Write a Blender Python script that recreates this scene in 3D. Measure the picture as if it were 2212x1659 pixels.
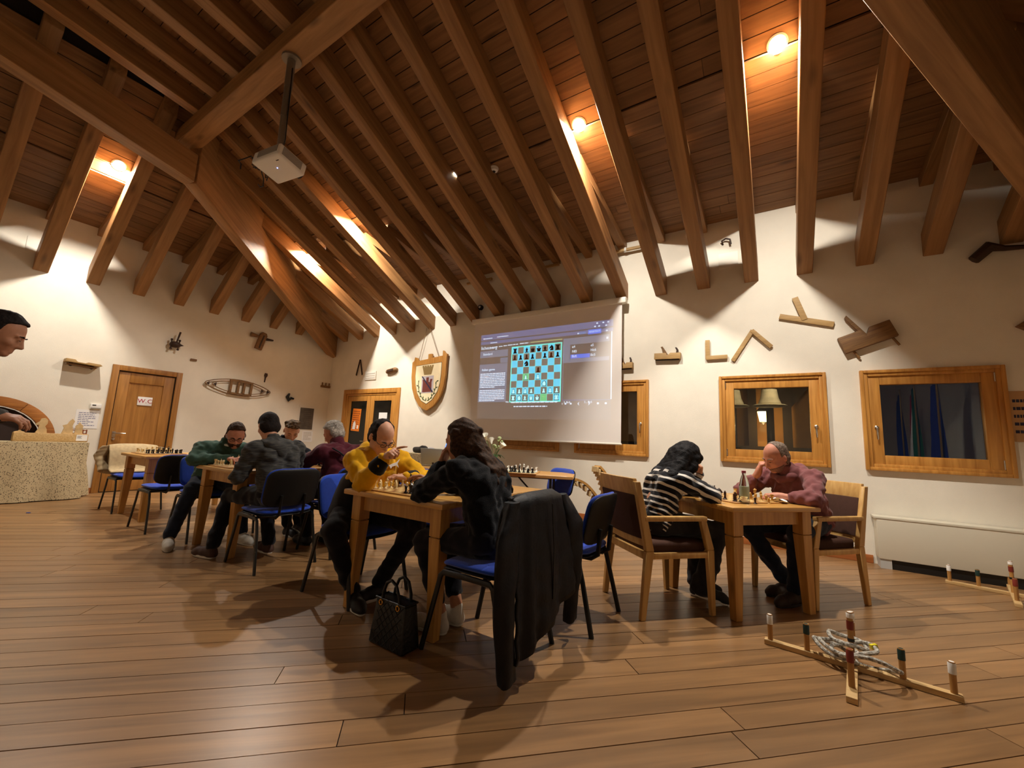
import bpy, bmesh, math, random
import numpy as np
from mathutils import Vector, Matrix, Euler
random.seed(7)
for _o in list(bpy.data.objects): bpy.data.objects.remove(_o)
SC = bpy.context.scene
COL = SC.collection
R = math.radians
# ------------------------------------------------------------------ camera
cam_d = bpy.data.cameras.new('camera'); cam = bpy.data.objects.new('camera', cam_d); COL.objects.link(cam)
cam_d.sensor_fit = 'HORIZONTAL'; cam_d.sensor_width = 36.0; cam_d.lens = 36.0 * 886.9 / 2212.0
cam_d.clip_start = 0.05; cam_d.clip_end = 200
def aim(pos, yaw, pitch, roll):
    f = Vector((math.sin(yaw)*math.cos(pitch), math.cos(yaw)*math.cos(pitch), math.sin(pitch)))
    r = Vector((math.cos(yaw), -math.sin(yaw), 0)); u = r.cross(f)
    r2 = math.cos(roll)*r + math.sin(roll)*u; u2 = -math.sin(roll)*r + math.cos(roll)*u
    m = Matrix((r2, u2, -f)).transposed().to_4x4(); m.translation = Vector(pos)
    return m
cam.matrix_world = aim((9.373, -6.087, 1.141), R(-32.988), R(7.85), R(2.576))
SC.camera = cam
# ------------------------------------------------------------------ world, exposure
SC.view_settings.view_transform = 'Standard'; SC.view_settings.look = 'None'
SC.view_settings.gamma = 1.0; SC.view_settings.use_curve_mapping = False
SC.view_settings.exposure = 0.32
W = bpy.data.worlds.new('night'); SC.world = W; W.use_nodes = True
W.node_tree.nodes['Background'].inputs[0].default_value = (0.012, 0.016, 0.03, 1)
W.node_tree.nodes['Background'].inputs[1].default_value = 0.25
LAMP_W = 120.0                       # watts of each recessed ceiling lamp
LAMP_C = (1.0, 0.93, 0.83)
# ------------------------------------------------------------------ materials
def _n(nt, t, **kw):
    n = nt.nodes.new(t)
    for k, v in kw.items(): setattr(n, k, v)
    return n
def hexc(h):
    h = h.lstrip('#'); c = [int(h[i:i+2], 16)/255 for i in (0, 2, 4)]
    return tuple((x/12.92 if x <= .04045 else ((x+.055)/1.055)**2.4) for x in c) + (1,)
MATS = {}
def mat(name, col, rough=.6, metal=0., spec=.5, var=.0, vscale=8., bump=0., bscale=60., emis=None, estr=0., col2=None, rnd=0., sheen=0., trans=0., ior=1.45, alpha=1.):
    if name in MATS: return MATS[name]
    m = bpy.data.materials.new(name); m.use_nodes = True; nt = m.node_tree; b = nt.nodes['Principled BSDF']
    c = hexc(col) if isinstance(col, str) else tuple(col)+((1,) if len(col) == 3 else ())
    b.inputs['Base Color'].default_value = c; b.inputs['Roughness'].default_value = rough
    b.inputs['Metallic'].default_value = metal; b.inputs['Specular IOR Level'].default_value = spec
    b.inputs['IOR'].default_value = ior
    if trans: b.inputs['Transmission Weight'].default_value = trans
    if alpha < 1: b.inputs['Alpha'].default_value = alpha
    if sheen: b.inputs['Sheen Weight'].default_value = sheen; b.inputs['Sheen Roughness'].default_value = .5
    tc = _n(nt, 'ShaderNodeTexCoord')
    src = None
    if var or col2 is not None:
        nz = _n(nt, 'ShaderNodeTexNoise'); nz.inputs['Scale'].default_value = vscale; nz.inputs['Detail'].default_value = 5
        nt.links.new(tc.outputs['Object'], nz.inputs['Vector'])
        mx = _n(nt, 'ShaderNodeMix', data_type='RGBA')
        if col2 is None:
            c1 = tuple(x*(1-var) for x in c[:3])+(1,); c2 = tuple(min(1, x*(1+var)) for x in c[:3])+(1,)
        else:
            c1 = c; c2 = hexc(col2) if isinstance(col2, str) else tuple(col2)+(1,)
        rp = _n(nt, 'ShaderNodeMapRange'); rp.inputs[1].default_value = .35; rp.inputs[2].default_value = .65
        nt.links.new(nz.outputs['Fac'], rp.inputs[0]); nt.links.new(rp.outputs[0], mx.inputs['Factor'])
        mx.inputs['A'].default_value = c1; mx.inputs['B'].default_value = c2
        src = mx.outputs['Result']
    if rnd:
        oi = _n(nt, 'ShaderNodeObjectInfo'); hs = _n(nt, 'ShaderNodeHueSaturation')
        mr = _n(nt, 'ShaderNodeMapRange'); mr.inputs[3].default_value = 1-rnd; mr.inputs[4].default_value = 1+rnd
        nt.links.new(oi.outputs['Random'], mr.inputs[0]); nt.links.new(mr.outputs[0], hs.inputs['Value'])
        if src: nt.links.new(src, hs.inputs['Color'])
        else: hs.inputs['Color'].default_value = c
        src = hs.outputs['Color']
    if src: nt.links.new(src, b.inputs['Base Color'])
    if bump:
        n2 = _n(nt, 'ShaderNodeTexNoise'); n2.inputs['Scale'].default_value = bscale; n2.inputs['Detail'].default_value = 4
        nt.links.new(tc.outputs['Object'], n2.inputs['Vector'])
        bp = _n(nt, 'ShaderNodeBump'); bp.inputs['Strength'].default_value = bump; bp.inputs['Distance'].default_value = .01
        nt.links.new(n2.outputs['Fac'], bp.inputs['Height']); nt.links.new(bp.outputs['Normal'], b.inputs['Normal'])
    if emis is not None:
        b.inputs['Emission Color'].default_value = hexc(emis) if isinstance(emis, str) else tuple(emis)+(1,)
        b.inputs['Emission Strength'].default_value = estr
    MATS[name] = m
    return m
def wood(name, c1, c2, axis=0, scale=1., rough=.5, rnd=.12, knots=True, spec=.4, bump=.15, coat=0.):
    """grain stretched along the object's local axis, growth-ring streaks and a few knots"""
    if name in MATS: return MATS[name]
    m = bpy.data.materials.new(name); m.use_nodes = True; nt = m.node_tree; b = nt.nodes['Principled BSDF']
    b.inputs['Roughness'].default_value = rough; b.inputs['Specular IOR Level'].default_value = spec
    if coat: b.inputs['Coat Weight'].default_value = coat; b.inputs['Coat Roughness'].default_value = .15
    tc = _n(nt, 'ShaderNodeTexCoord'); oi = _n(nt, 'ShaderNodeObjectInfo')
    off = _n(nt, 'ShaderNodeVectorMath', operation='MULTIPLY_ADD')
    cmb = _n(nt, 'ShaderNodeCombineXYZ')
    for i in range(3): nt.links.new(oi.outputs['Random'], cmb.inputs[i])
    nt.links.new(cmb.outputs[0], off.inputs[0]); off.inputs[1].default_value = (37., 53., 71.)
    nt.links.new(tc.outputs['Object'], off.inputs[2])
    mp = _n(nt, 'ShaderNodeMapping'); s = [14*scale]*3; s[axis] = .9*scale; mp.inputs['Scale'].default_value = s
    nt.links.new(off.outputs[0], mp.inputs['Vector'])
    nz = _n(nt, 'ShaderNodeTexNoise'); nz.inputs['Scale'].default_value = 1.6; nz.inputs['Detail'].default_value = 6; nz.inputs['Distortion'].default_value = .6
    nt.links.new(mp.outputs[0], nz.inputs['Vector'])
    rp = _n(nt, 'ShaderNodeMapRange'); rp.inputs[1].default_value = .3; rp.inputs[2].default_value = .72
    nt.links.new(nz.outputs['Fac'], rp.inputs[0])
    mx = _n(nt, 'ShaderNodeMix', data_type='RGBA'); mx.inputs['A'].default_value = hexc(c1); mx.inputs['B'].default_value = hexc(c2)
    nt.links.new(rp.outputs[0], mx.inputs['Factor']); src = mx.outputs['Result']
    if knots:
        mp2 = _n(nt, 'ShaderNodeMapping'); s = [5.*scale]*3; s[axis] = 1.5*scale; mp2.inputs['Scale'].default_value = s
        nt.links.new(off.outputs[0], mp2.inputs['Vector'])
        vo = _n(nt, 'ShaderNodeTexVoronoi'); vo.inputs['Scale'].default_value = .9; nt.links.new(mp2.outputs[0], vo.inputs['Vector'])
        kr = _n(nt, 'ShaderNodeMapRange'); kr.inputs[1].default_value = .04; kr.inputs[2].default_value = .16; kr.inputs[3].default_value = .42; kr.inputs[4].default_value = 1.
        nt.links.new(vo.outputs['Distance'], kr.inputs[0])
        mk = _n(nt, 'ShaderNodeMix', data_type='RGBA', blend_type='MULTIPLY'); mk.inputs['Factor'].default_value = .9
        nt.links.new(src, mk.inputs['A']); nt.links.new(kr.outputs[0], mk.inputs['B']); src = mk.outputs['Result']
    hs = _n(nt, 'ShaderNodeHueSaturation'); mr = _n(nt, 'ShaderNodeMapRange'); mr.inputs[3].default_value = 1-rnd; mr.inputs[4].default_value = 1+rnd
    nt.links.new(oi.outputs['Random'], mr.inputs[0]); nt.links.new(mr.outputs[0], hs.inputs['Value']); nt.links.new(src, hs.inputs['Color'])
    nt.links.new(hs.outputs['Color'], b.inputs['Base Color'])
    if bump:
        bp = _n(nt, 'ShaderNodeBump'); bp.inputs['Strength'].default_value = bump; bp.inputs['Distance'].default_value = .004
        nt.links.new(nz.outputs['Fac'], bp.inputs['Height']); nt.links.new(bp.outputs['Normal'], b.inputs['Normal'])
    MATS[name] = m
    return m
# ------------------------------------------------------------------ mesh building
class MB:
    def __init__(s): s.v = []; s.f = []
    def add(s, vs, fs):
        o = len(s.v); s.v += [tuple(v) for v in vs]; s.f += [tuple(i+o for i in f) for f in fs]; return s
    def box(s, c, d, M=None):
        x, y, z = [k/2 for k in d]
        vs = [Vector((a*x, b*y, e*z)) for e in (-1, 1) for b in (-1, 1) for a in (-1, 1)]
        if M is not None: vs = [M @ v for v in vs]
        vs = [v+Vector(c) for v in vs]
        return s.add(vs, [(0, 2, 3, 1), (4, 5, 7, 6), (0, 1, 5, 4), (2, 6, 7, 3), (0, 4, 6, 2), (1, 3, 7, 5)])
    def span(s, a, b):
        return s.box([(p+q)/2 for p, q in zip(a, b)], [abs(q-p) for p, q in zip(a, b)])
    def hexa(s, bot, top):
        return s.add(list(bot)+list(top), [(3, 2, 1, 0), (4, 5, 6, 7), (0, 1, 5, 4), (1, 2, 6, 5), (2, 3, 7, 6), (3, 0, 4, 7)])
    def prism(s, poly, h, M=None, z0=0.):
        n = len(poly); vs = [Vector((p[0], p[1], z0)) for p in poly]+[Vector((p[0], p[1], z0+h)) for p in poly]
        if M is not None: vs = [M @ v for v in vs]
        return s.add(vs, [tuple(range(n-1, -1, -1)), tuple(range(n, 2*n))]+[(i, (i+1) % n, n+(i+1) % n, n+i) for i in range(n)])
    def tube(s, pts, r, seg=8, closed=False, sq=None):
        P = [Vector(p) for p in pts]; n = len(P); rr = r if isinstance(r, (list, tuple)) else [r]*n
        up = None; rings = []
        for i in range(n):
            if closed: t = P[(i+1) % n]-P[i-1]
            else: t = P[min(i+1, n-1)]-P[max(i-1, 0)]
            if t.length < 1e-9: t = Vector((0, 0, 1))
            t.normalize()
            if up is None:
                a = Vector((0, 0, 1)) if abs(t.z) < .9 else Vector((1, 0, 0))
                up = (a-t*a.dot(t)).normalized()
            else:
                up = (up-t*up.dot(t))
                up = up.normalized() if up.length > 1e-6 else t.orthogonal().normalized()
            w = t.cross(up); ring = []
            for k in range(seg):
                an = 2*math.pi*k/seg; e1, e2 = (sq if sq else (1, 1))
                ring.append(P[i]+(up*math.cos(an)*e1+w*math.sin(an)*e2)*rr[i])
            rings.append(ring)
        vs = [v for g in rings for v in g]; fs = []
        m = n if closed else n-1
        for i in range(m):
            j = (i+1) % n
            for k in range(seg):
                l = (k+1) % seg; fs.append((i*seg+k, i*seg+l, j*seg+l, j*seg+k))
        if not closed: fs += [tuple(range(seg-1, -1, -1)), tuple((n-1)*seg+k for k in range(seg))]
        return s.add(vs, fs)
    def lathe(s, prof, seg=16, M=None, c=(0, 0, 0)):
        vs = []; fs = []; c = Vector(c)
        for r, z in prof:
            for k in range(seg):
                a = 2*math.pi*k/seg; v = Vector((r*math.cos(a), r*math.sin(a), z))
                vs.append((M @ v if M is not None else v)+c)
        for i in range(len(prof)-1):
            for k in range(seg):
                l = (k+1) % seg; fs.append((i*seg+k, i*seg+l, (i+1)*seg+l, (i+1)*seg+k))
        if prof[0][0] > 1e-5: fs.append(tuple(range(seg-1, -1, -1)))
        if prof[-1][0] > 1e-5: fs.append(tuple((len(prof)-1)*seg+k for k in range(seg)))
        return s.add(vs, fs)
    def sphere(s, c, r, seg=12, rings=8, M=None):
        r = r if isinstance(r, (tuple, list)) else (r, r, r)
        prof = [(max(1e-6, math.sin(math.pi*i/rings)), -math.cos(math.pi*i/rings)) for i in range(rings+1)]
        S = Matrix.Diagonal(Vector(r)).to_3x3(); Mm = (M @ S) if M is not None else S
        return s.lathe(prof, seg, Mm, c)
    def build(s, name, m, parent=None, smooth=False, bevel=0., bseg=2, sub=0, angle=40):
        me = bpy.data.meshes.new(name); me.from_pydata(s.v, [], s.f); me.update()
        if smooth:
            me.shade_smooth()
        return link(name, me, m, parent, smooth, bevel, bseg, sub, angle)
def link(name, me, m, parent=None, smooth=False, bevel=0., bseg=2, sub=0, angle=40):
    if m is not None and not me.materials: me.materials.append(m)
    o = bpy.data.objects.new(name, me); COL.objects.link(o)
    if parent is not None: o.parent = parent
    if bevel or sub or smooth:
        if bevel:
            bm = bmesh.new(); bm.from_mesh(me)
            es = [e for e in bm.edges if len(e.link_faces) == 2 and e.calc_face_angle(0) > R(30)]
            bmesh.ops.bevel(bm, geom=es, offset=bevel, segments=bseg, profile=.6, affect='EDGES', clamp_overlap=True)
            bm.to_mesh(me); bm.free(); me.shade_smooth()
        if sub:
            md = o.modifiers.new('sub', 'SUBSURF'); md.levels = sub; md.render_levels = sub
        if (bevel or smooth) and hasattr(me, 'set_sharp_from_angle'):
            me.set_sharp_from_angle(angle=R(angle))
    return o
def empty(name, loc=(0, 0, 0), rz=0.):
    o = bpy.data.objects.new(name, None); COL.objects.link(o); o.empty_display_size = .1
    o.location = loc; o.rotation_euler = (0, 0, rz); return o
def tag(o, label, cat=None, group=None, kind=None):
    o['label'] = label
    if cat: o['category'] = cat
    if group: o['group'] = group
    if kind: o['kind'] = kind
    return o
def part_label(o, label): o['label'] = label; return o
def thing(name, label, cat, loc=(0, 0, 0), rz=0., group=None, kind=None):
    return tag(empty(name, loc, rz), label, cat, group, kind)
def copy_tree(o, parent=None):
    c = o.copy(); COL.objects.link(c)
    if parent is not None: c.parent = parent
    for ch in list(o.children): copy_tree(ch, c)
    return c
def clone(root, loc, rz, label, group=None):
    c = copy_tree(root); c.location = loc; c.rotation_euler = (0, 0, rz); c['label'] = label
    if group: c['group'] = group
    return c
def rotz(a): return Matrix.Rotation(a, 3, 'Z')
def rotx(a): return Matrix.Rotation(a, 3, 'X')
def roty(a): return Matrix.Rotation(a, 3, 'Y')
# wall frames: (u, v, w) = along the wall to the right, up, out into the room
MBACK = Matrix(((1, 0, 0), (0, 0, -1), (0, 1, 0)))      # u=+x, v=+z, w=-y
MLEFT = Matrix(((0, 0, 1), (1, 0, 0), (0, 1, 0)))       # u=+y, v=+z, w=+x
def place_wall(o, side, a, z, off=0.):
    """put an object modelled in (u, v, w) on a wall: a = x on the back wall, y on the left wall"""
    if side == 'back': m = MBACK.to_4x4(); m.translation = Vector((a, -off, z))
    else: m = MLEFT.to_4x4(); m.translation = Vector((off, a, z))
    o.matrix_world = m; return o
# ================================================================== ROOM SHELL
XR, YF = 12.0, -8.1          # right wall, front wall
SB, SL, SU = .5, .866, .135    # pitches: back slope, left slope, upper slope
KH = .577                    # hip in plan: x = KH*|y|
YP = 4.05                    # |y| of the ridge beam
RB0 = 3.375                  # underside of the rafters at the wall
CB0 = RB0+.27                # underside of the boarding (main slope) extended to the wall
YK = 2.17                    # |y| where the flatter eave boarding begins
CK0 = 4.33
m_wall = mat('wall_plaster', '#e9e2d2', rough=.92, spec=.15, var=.03, vscale=3, bump=.25, bscale=180)
m_oakfl = wood('floor_oak', '#785838', '#9c744a', axis=0, scale=.8, rough=.33, rnd=.16, knots=False, spec=.5, bump=.12)
m_roof = wood('roof_boards', '#7a5838', '#9a7048', axis=0, scale=.9, rough=.6, rnd=.13, spec=.3)
m_rafter = wood('rafter_spruce', '#86603a', '#ab7f50', axis=0, scale=.8, rough=.5, rnd=.08, spec=.35)
m_dark = mat('joint_dark', '#1c120a', rough=.9)
m_frame = wood('oak_frame', '#a8702f', '#cf9548', axis=1, scale=1.2, rough=.4, rnd=.06, knots=False)
m_frameh = wood('oak_frame_h', '#a8702f', '#cf9548', axis=0, scale=1.2, rough=.4, rnd=.06, knots=False)
m_skirt = wood('skirting', '#9c5a2c', '#b8713c', axis=0, rough=.45, knots=False)
m_glass = bpy.data.materials.new('window_glass'); m_glass.use_nodes = True
_nt = m_glass.node_tree; _nt.nodes.remove(_nt.nodes['Principled BSDF'])
_tr = _n(_nt, 'ShaderNodeBsdfTransparent'); _gl = _n(_nt, 'ShaderNodeBsdfGlossy'); _gl.inputs['Roughness'].default_value = .0
_fr = _n(_nt, 'ShaderNodeFresnel'); _fr.inputs['IOR'].default_value = 1.75; _mx = _n(_nt, 'ShaderNodeMixShader')
_tr.inputs[0].default_value = (.9, .93, .92, 1)
_nt.links.new(_fr.outputs[0], _mx.inputs[0]); _nt.links.new(_tr.outputs[0], _mx.inputs[1]); _nt.links.new(_gl.outputs[0], _mx.inputs[2])
_nt.links.new(_mx.outputs[0], _nt.nodes['Material Output'].inputs[0])
def structure(o, label, cat=None): return tag(o, label, cat or 'wall', None, 'structure')
# ---- floor: backing slab and diagonal oak planks
b = MB(); b.span((-.3, YF-.3, -.2), (XR+.3, .3, -.006)); floor = structure(b.build('floor', m_dark), 'wide brown oak plank floor laid diagonally through the hall', 'floor')
def clip_poly(poly, x0, x1, y0, y1):
    def cl(ps, f, inter):
        out = []
        for i in range(len(ps)):
            a, c = ps[i-1], ps[i]
            if f(c):
                if not f(a): out.append(inter(a, c))
                out.append(c)
            elif f(a): out.append(inter(a, c))
        return out
    def ix(v): return lambda a, c: (v, a[1]+(c[1]-a[1])*(v-a[0])/(c[0]-a[0]))
    def iy(v): return lambda a, c: (a[0]+(c[0]-a[0])*(v-a[1])/(c[1]-a[1]), v)
    for f, it in ((lambda p: p[0] >= x0, ix(x0)), (lambda p: p[0] <= x1, ix(x1)), (lambda p: p[1] >= y0, iy(y0)), (lambda p: p[1] <= y1, iy(y1))):
        poly = cl(poly, f, it)
        if len(poly) < 3: return []
    return poly
rf = random.Random(3)
PW = .147; s2 = math.sqrt(.5)
k = 0
rows = int((XR-YF)*s2/PW)+4
for i in range(rows):
    n0 = -(XR-YF)*s2-.1+i*PW            # offset along the normal (-s2, s2)
    t = -6+rf.random()*3.0
    while t < 16:
        L = rf.uniform(3.0, 4.4); g = .0022
        pts = []
        for (tt, nn) in ((t+g, n0+g), (t+L-g, n0+g), (t+L-g, n0+PW-g), (t+g, n0+PW-g)):
            # point = tt*(s2,s2)+nn*(-s2,s2)
            pts.append((tt*s2-nn*s2, tt*s2+nn*s2))
        t += L
        pl = clip_poly(pts, 0, XR, YF, 0)
        if len(pl) < 3: continue
        cx = sum(p[0] for p in pl)/len(pl); cy = sum(p[1] for p in pl)/len(pl)
        # model in plank-local axes so the grain follows the board
        loc = [((p[0]-cx)*s2+(p[1]-cy)*s2, -(p[0]-cx)*s2+(p[1]-cy)*s2) for p in pl]
        mb = MB().prism(loc, .018, z0=-.018)
        o = mb.build('floor_plank', m_oakfl, floor); o.location = (cx, cy, rf.uniform(-.0008, .0)); o.rotation_euler = (0, 0, R(45)); k += 1
# ---- walls
def wall_strip(boxes, name, label, m=m_wall):
    mb = MB()
    for a, c in boxes: mb.span(a, c)
    return structure(mb.build(name, m), label)
WZ0, WZ1 = .997, 2.116                                   # window casing, outer
WIN = [(5.24, 6.389), (6.666, 7.815), (8.739, 9.883), (10.19, 11.317)]
ci = .05                                                 # the hole is a little smaller than the casing
boxes = []; xs = [-.3, .633+ci]
boxes.append(((-.3, 0, 0), (.633+ci, .3, 4.55)))
boxes.append(((.633+ci, 0, 2.17-ci), (2.576-ci, .3, 4.55)))
prev = 2.576-ci
for (a, c) in WIN:
    boxes.append(((prev, 0, 0), (a+ci, .3, 4.55)))
    boxes.append(((a+ci, 0, 0), (c-ci, .3, WZ0+ci))); boxes.append(((a+ci, 0, WZ1-ci), (c-ci, .3, 4.55)))
    prev = c-ci
boxes.append(((prev, 0, 0), (XR+.3, .3, 4.55)))
wall_back = wall_strip(boxes, 'wall_back', 'white plastered back wall with windows, double door and screen')
DY0, DY1, DZ = -4.009, -3.033, 2.12
wall_left = wall_strip([((-.3, YF-.3, 0), (0, DY0+ci, 4.9)), ((-.3, DY1-ci, 0), (0, 0, 4.9)), ((-.3, DY0+ci, DZ-ci), (0, DY1-ci, 4.9))], 'wall_left', 'white plastered left wall with the wooden toilet door')
wall_right = wall_strip([((XR, YF-.3, 0), (XR+.3, 0, 6.6))], 'wall_right', 'white plastered right wall with flags, outside the frame')
wall_front = wall_strip([((0, YF-.3, 0), (XR, YF, 6.6))], 'wall_front', 'white plastered wall behind the camera')
# skirting
def skirting(name, segs, label):
    mb = MB()
    for a, c in segs: mb.span(a, c)
    return structure(mb.build(name, m_skirt, bevel=.004), label, 'baseboard')
skirting('baseboard_back', [((0, -.016, 0), (.633, 0, .085)), ((2.576, -.016, 0), (10.2, 0, .085)), ((11.9, -.016, 0), (XR, 0, .085))], 'reddish wooden skirting along the back wall')
skirting('baseboard_left', [((0, YF, 0), (.016, DY0, .085)), ((0, DY1, 0), (.016, 0, .085))], 'reddish wooden skirting along the left wall')
# ---- ceiling: boarding in rows of planks, rafters, eave rafters, hips, ridge beam
def hipx(ay): return KH*ay if ay <= YP else KH*YP+(SU/SL)*(ay-YP)
def cz_back(ay): return CK0+.175*ay if ay < YK else (CB0+SB*ay if ay <= YP else CB0+SB*YP+SU*(ay-YP))
def cz_left(x):
    xk = YK*KH
    return CK0+(.175/KH)*x if x < xk else CB0+SL*x
mb = MB()
def sheet(p): mb.add(p, [tuple(range(len(p)))])
up = .03
def P_b(x, ay): return (x, -ay, cz_back(ay)+up)
for a, c in ((0, YK), (YK, YP), (YP, -YF)):
    sheet([P_b(hipx(a), a), P_b(XR-hipx(a), a), P_b(XR-hipx(c), c), P_b(hipx(c), c)])
xk = YK*KH; xe = KH*YP; xe2 = hipx(-YF)
for mir in (0, 1):
    fx = (lambda x: XR-x) if mir else (lambda x: x)
    L = lambda x, y: (fx(x), y, cz_left(x)+up)
    sheet([L(0, 0), L(xk, -YK), L(xk, YF), L(0, YF)]); sheet([L(xk, -YK), L(xe, -YP), L(xe, YF), L(xk, YF)])
    sheet([L(xe, -YP), (fx(xe2), YF, cz_left(xe2)+up), L(xe, YF)])
ceiling = structure(mb.build('ceiling', m_dark), 'boarded timber hip roof ceiling with exposed spruce rafters', 'ceiling')
def plank(p4, nrm_up, t=.022):
    """p4: four lower corners, the long side from 0 to 1"""
    P = [Vector(p) for p in p4]; c = sum(P, Vector())/4
    ex = (P[1]-P[0]).normalized(); n = (P[1]-P[0]).cross(P[3]-P[0]).normalized()
    if n.z < 0: n = -n
    ey = n.cross(ex); M = Matrix((ex, ey, n)).transposed(); Mi = M.transposed()
    lo = [Mi @ (p-c) for p in P]; hi = [q+Vector((0, 0, t)) for q in lo]
    o = MB().hexa([tuple(q) for q in lo], [tuple(q) for q in hi]).build('ceiling_plank', m_roof, ceiling)
    mw = M.to_4x4(); mw.translation = c; o.matrix_world = mw
    return o
def rowspan(a, c, step):
    n = max(1, round((c-a)/step)); return [(a+(c-a)*i/n, a+(c-a)*(i+1)/n) for i in range(n)]
g = .0035
for (a, c, st) in ((0, YK, .165), (YK, YP, .15), (YP, 7.4, .165)):
    for (y0, y1) in rowspan(a, c, st):
        y0g, y1g = y0+g, y1-g
        z = lambda q: cz_back(min(max(q, a+1e-6), c-1e-6))
        # each row is broken once or twice along its length
        cuts = sorted([rf.uniform(3, 5.2), rf.uniform(6.2, 9)])
        for s in range(3):
            f0 = [hipx(y0g) if s == 0 else cuts[s-1]+.002, (XR-hipx(y0g)) if s == 2 else cuts[s]-.002]
            f1 = [hipx(y1g) if s == 0 else cuts[s-1]+.002, (XR-hipx(y1g)) if s == 2 else cuts[s]-.002]
            plank([(f0[0], -y0g, z(y0g)), (f0[1], -y0g, z(y0g)), (f1[1], -y1g, z(y1g)), (f1[0], -y1g, z(y1g))], 1)
for mir in (0, 1):
    fx = (lambda x: XR-x) if mir else (lambda x: x)
    for (a, c, st) in ((0, xk, .165), (xk, xe, .13)):
        for (x0, x1) in rowspan(a, c, st):
            z = lambda q: cz_left(min(max(q, a+1e-6), c-1e-6))
            x0g, x1g = x0+g, x1-g
            plank([(fx(x0g), -x0g/KH, z(x0g)), (fx(x0g), -7.8, z(x0g)), (fx(x1g), -7.8, z(x1g)), (fx(x1g), -x1g/KH, z(x1g))], 1)
def beam(name, b0, b1, t0, t1, w, m=m_rafter, parent=None):
    """sloping beam of vertical section: lower line b0-b1, upper line t0-t1, width w"""
    b0, b1, t0, t1 = map(Vector, (b0, b1, t0, t1)); d = (b1-b0); h = Vector((d.x, d.y, 0)).normalized(); sd = Vector((-h.y, h.x, 0))*(w/2)
    c = (b0+b1+t0+t1)/4; ex = d.normalized(); ey = Vector((-h.y, h.x, 0)); ez = ex.cross(ey); M = Matrix((ex, ey, ez)).transposed(); Mi = M.transposed()
    q = lambda p: tuple(Mi @ (p-c))
    o = MB().hexa([q(b0-sd), q(b1-sd), q(b1+sd), q(b0+sd)], [q(t0-sd), q(t1-sd), q(t1+sd), q(t0+sd)]).build(name, m, parent, bevel=.006, bseg=1)
    mw = M.to_4x4(); mw.translation = c; o.matrix_world = mw
    return o
RW, DX = .165, .5795
rafx = [1.0424+DX*i for i in range(-1, 19)]
for x in rafx:
    e = min(YP, x/KH, (XR-x)/KH)
    beam('rafter', (x, 0, RB0), (x, -e, RB0+SB*e), (x, 0, CB0-.002), (x, -e, CB0-.002+SB*e), RW, parent=ceiling)
    ek = min(1.85, e)
    beam('eave_rafter', (x, 0, 4.21), (x, -ek, 4.21+.175*ek), (x, 0, CK0-.002), (x, -ek, CK0-.002+.175*ek), .12, parent=ceiling)
    if 2.7 < x < XR-2.7:
        z0 = RB0+SB*YP
        beam('rafter', (x, -YP, z0), (x, -7.4, z0+SU*(7.4-YP)), (x, -YP, z0+.268), (x, -7.4, z0+.268+SU*(7.4-YP)), RW, parent=ceiling)
rafy = [.9416+DX*i for i in range(0, 12)]
for mir in (0, 1):
    fx = (lambda x: XR-x) if mir else (lambda x: x)
    for ay in rafy:
        e = min(hipx(ay), 2.335 if ay < YP else 9)
        beam('rafter', (fx(0), -ay, RB0), (fx(e), -ay, RB0+SL*e), (fx(0), -ay, CB0-.002), (fx(e), -ay, CB0-.002+SL*e), RW, parent=ceiling)
        ek = min(1.15, e); sk = .175/KH
        beam('eave_rafter', (fx(0), -ay, 4.2), (fx(ek), -ay, 4.2+sk*ek), (fx(0), -ay, CK0-.002), (fx(ek), -ay, CK0-.002+sk*ek), .12, parent=ceiling)
    kx, kz = ((2.30, 4.64), (2.63, 4.43))[mir]
    K = (fx(kx), -YP, kz)
    beam('hip_beam', (fx(0), 0, 3.0), K, (fx(0), 0, 3.62), (fx(2.335), -YP, 5.62), .2, parent=ceiling)
    e2 = 3.6
    beam('hip_beam', K, (fx(kx+.156*e2), -YP-e2, kz+SU*e2), (fx(kx), -YP, kz+.42), (fx(kx+.156*e2), -YP-e2, kz+.42+SU*e2), .22, parent=ceiling)
beam('ridge_beam', (2.1, -4.13, 5.2), (XR-2.1, -4.13, 5.2), (2.1, -4.13, 5.42), (XR-2.1, -4.13, 5.42), .25, parent=ceiling)
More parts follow.
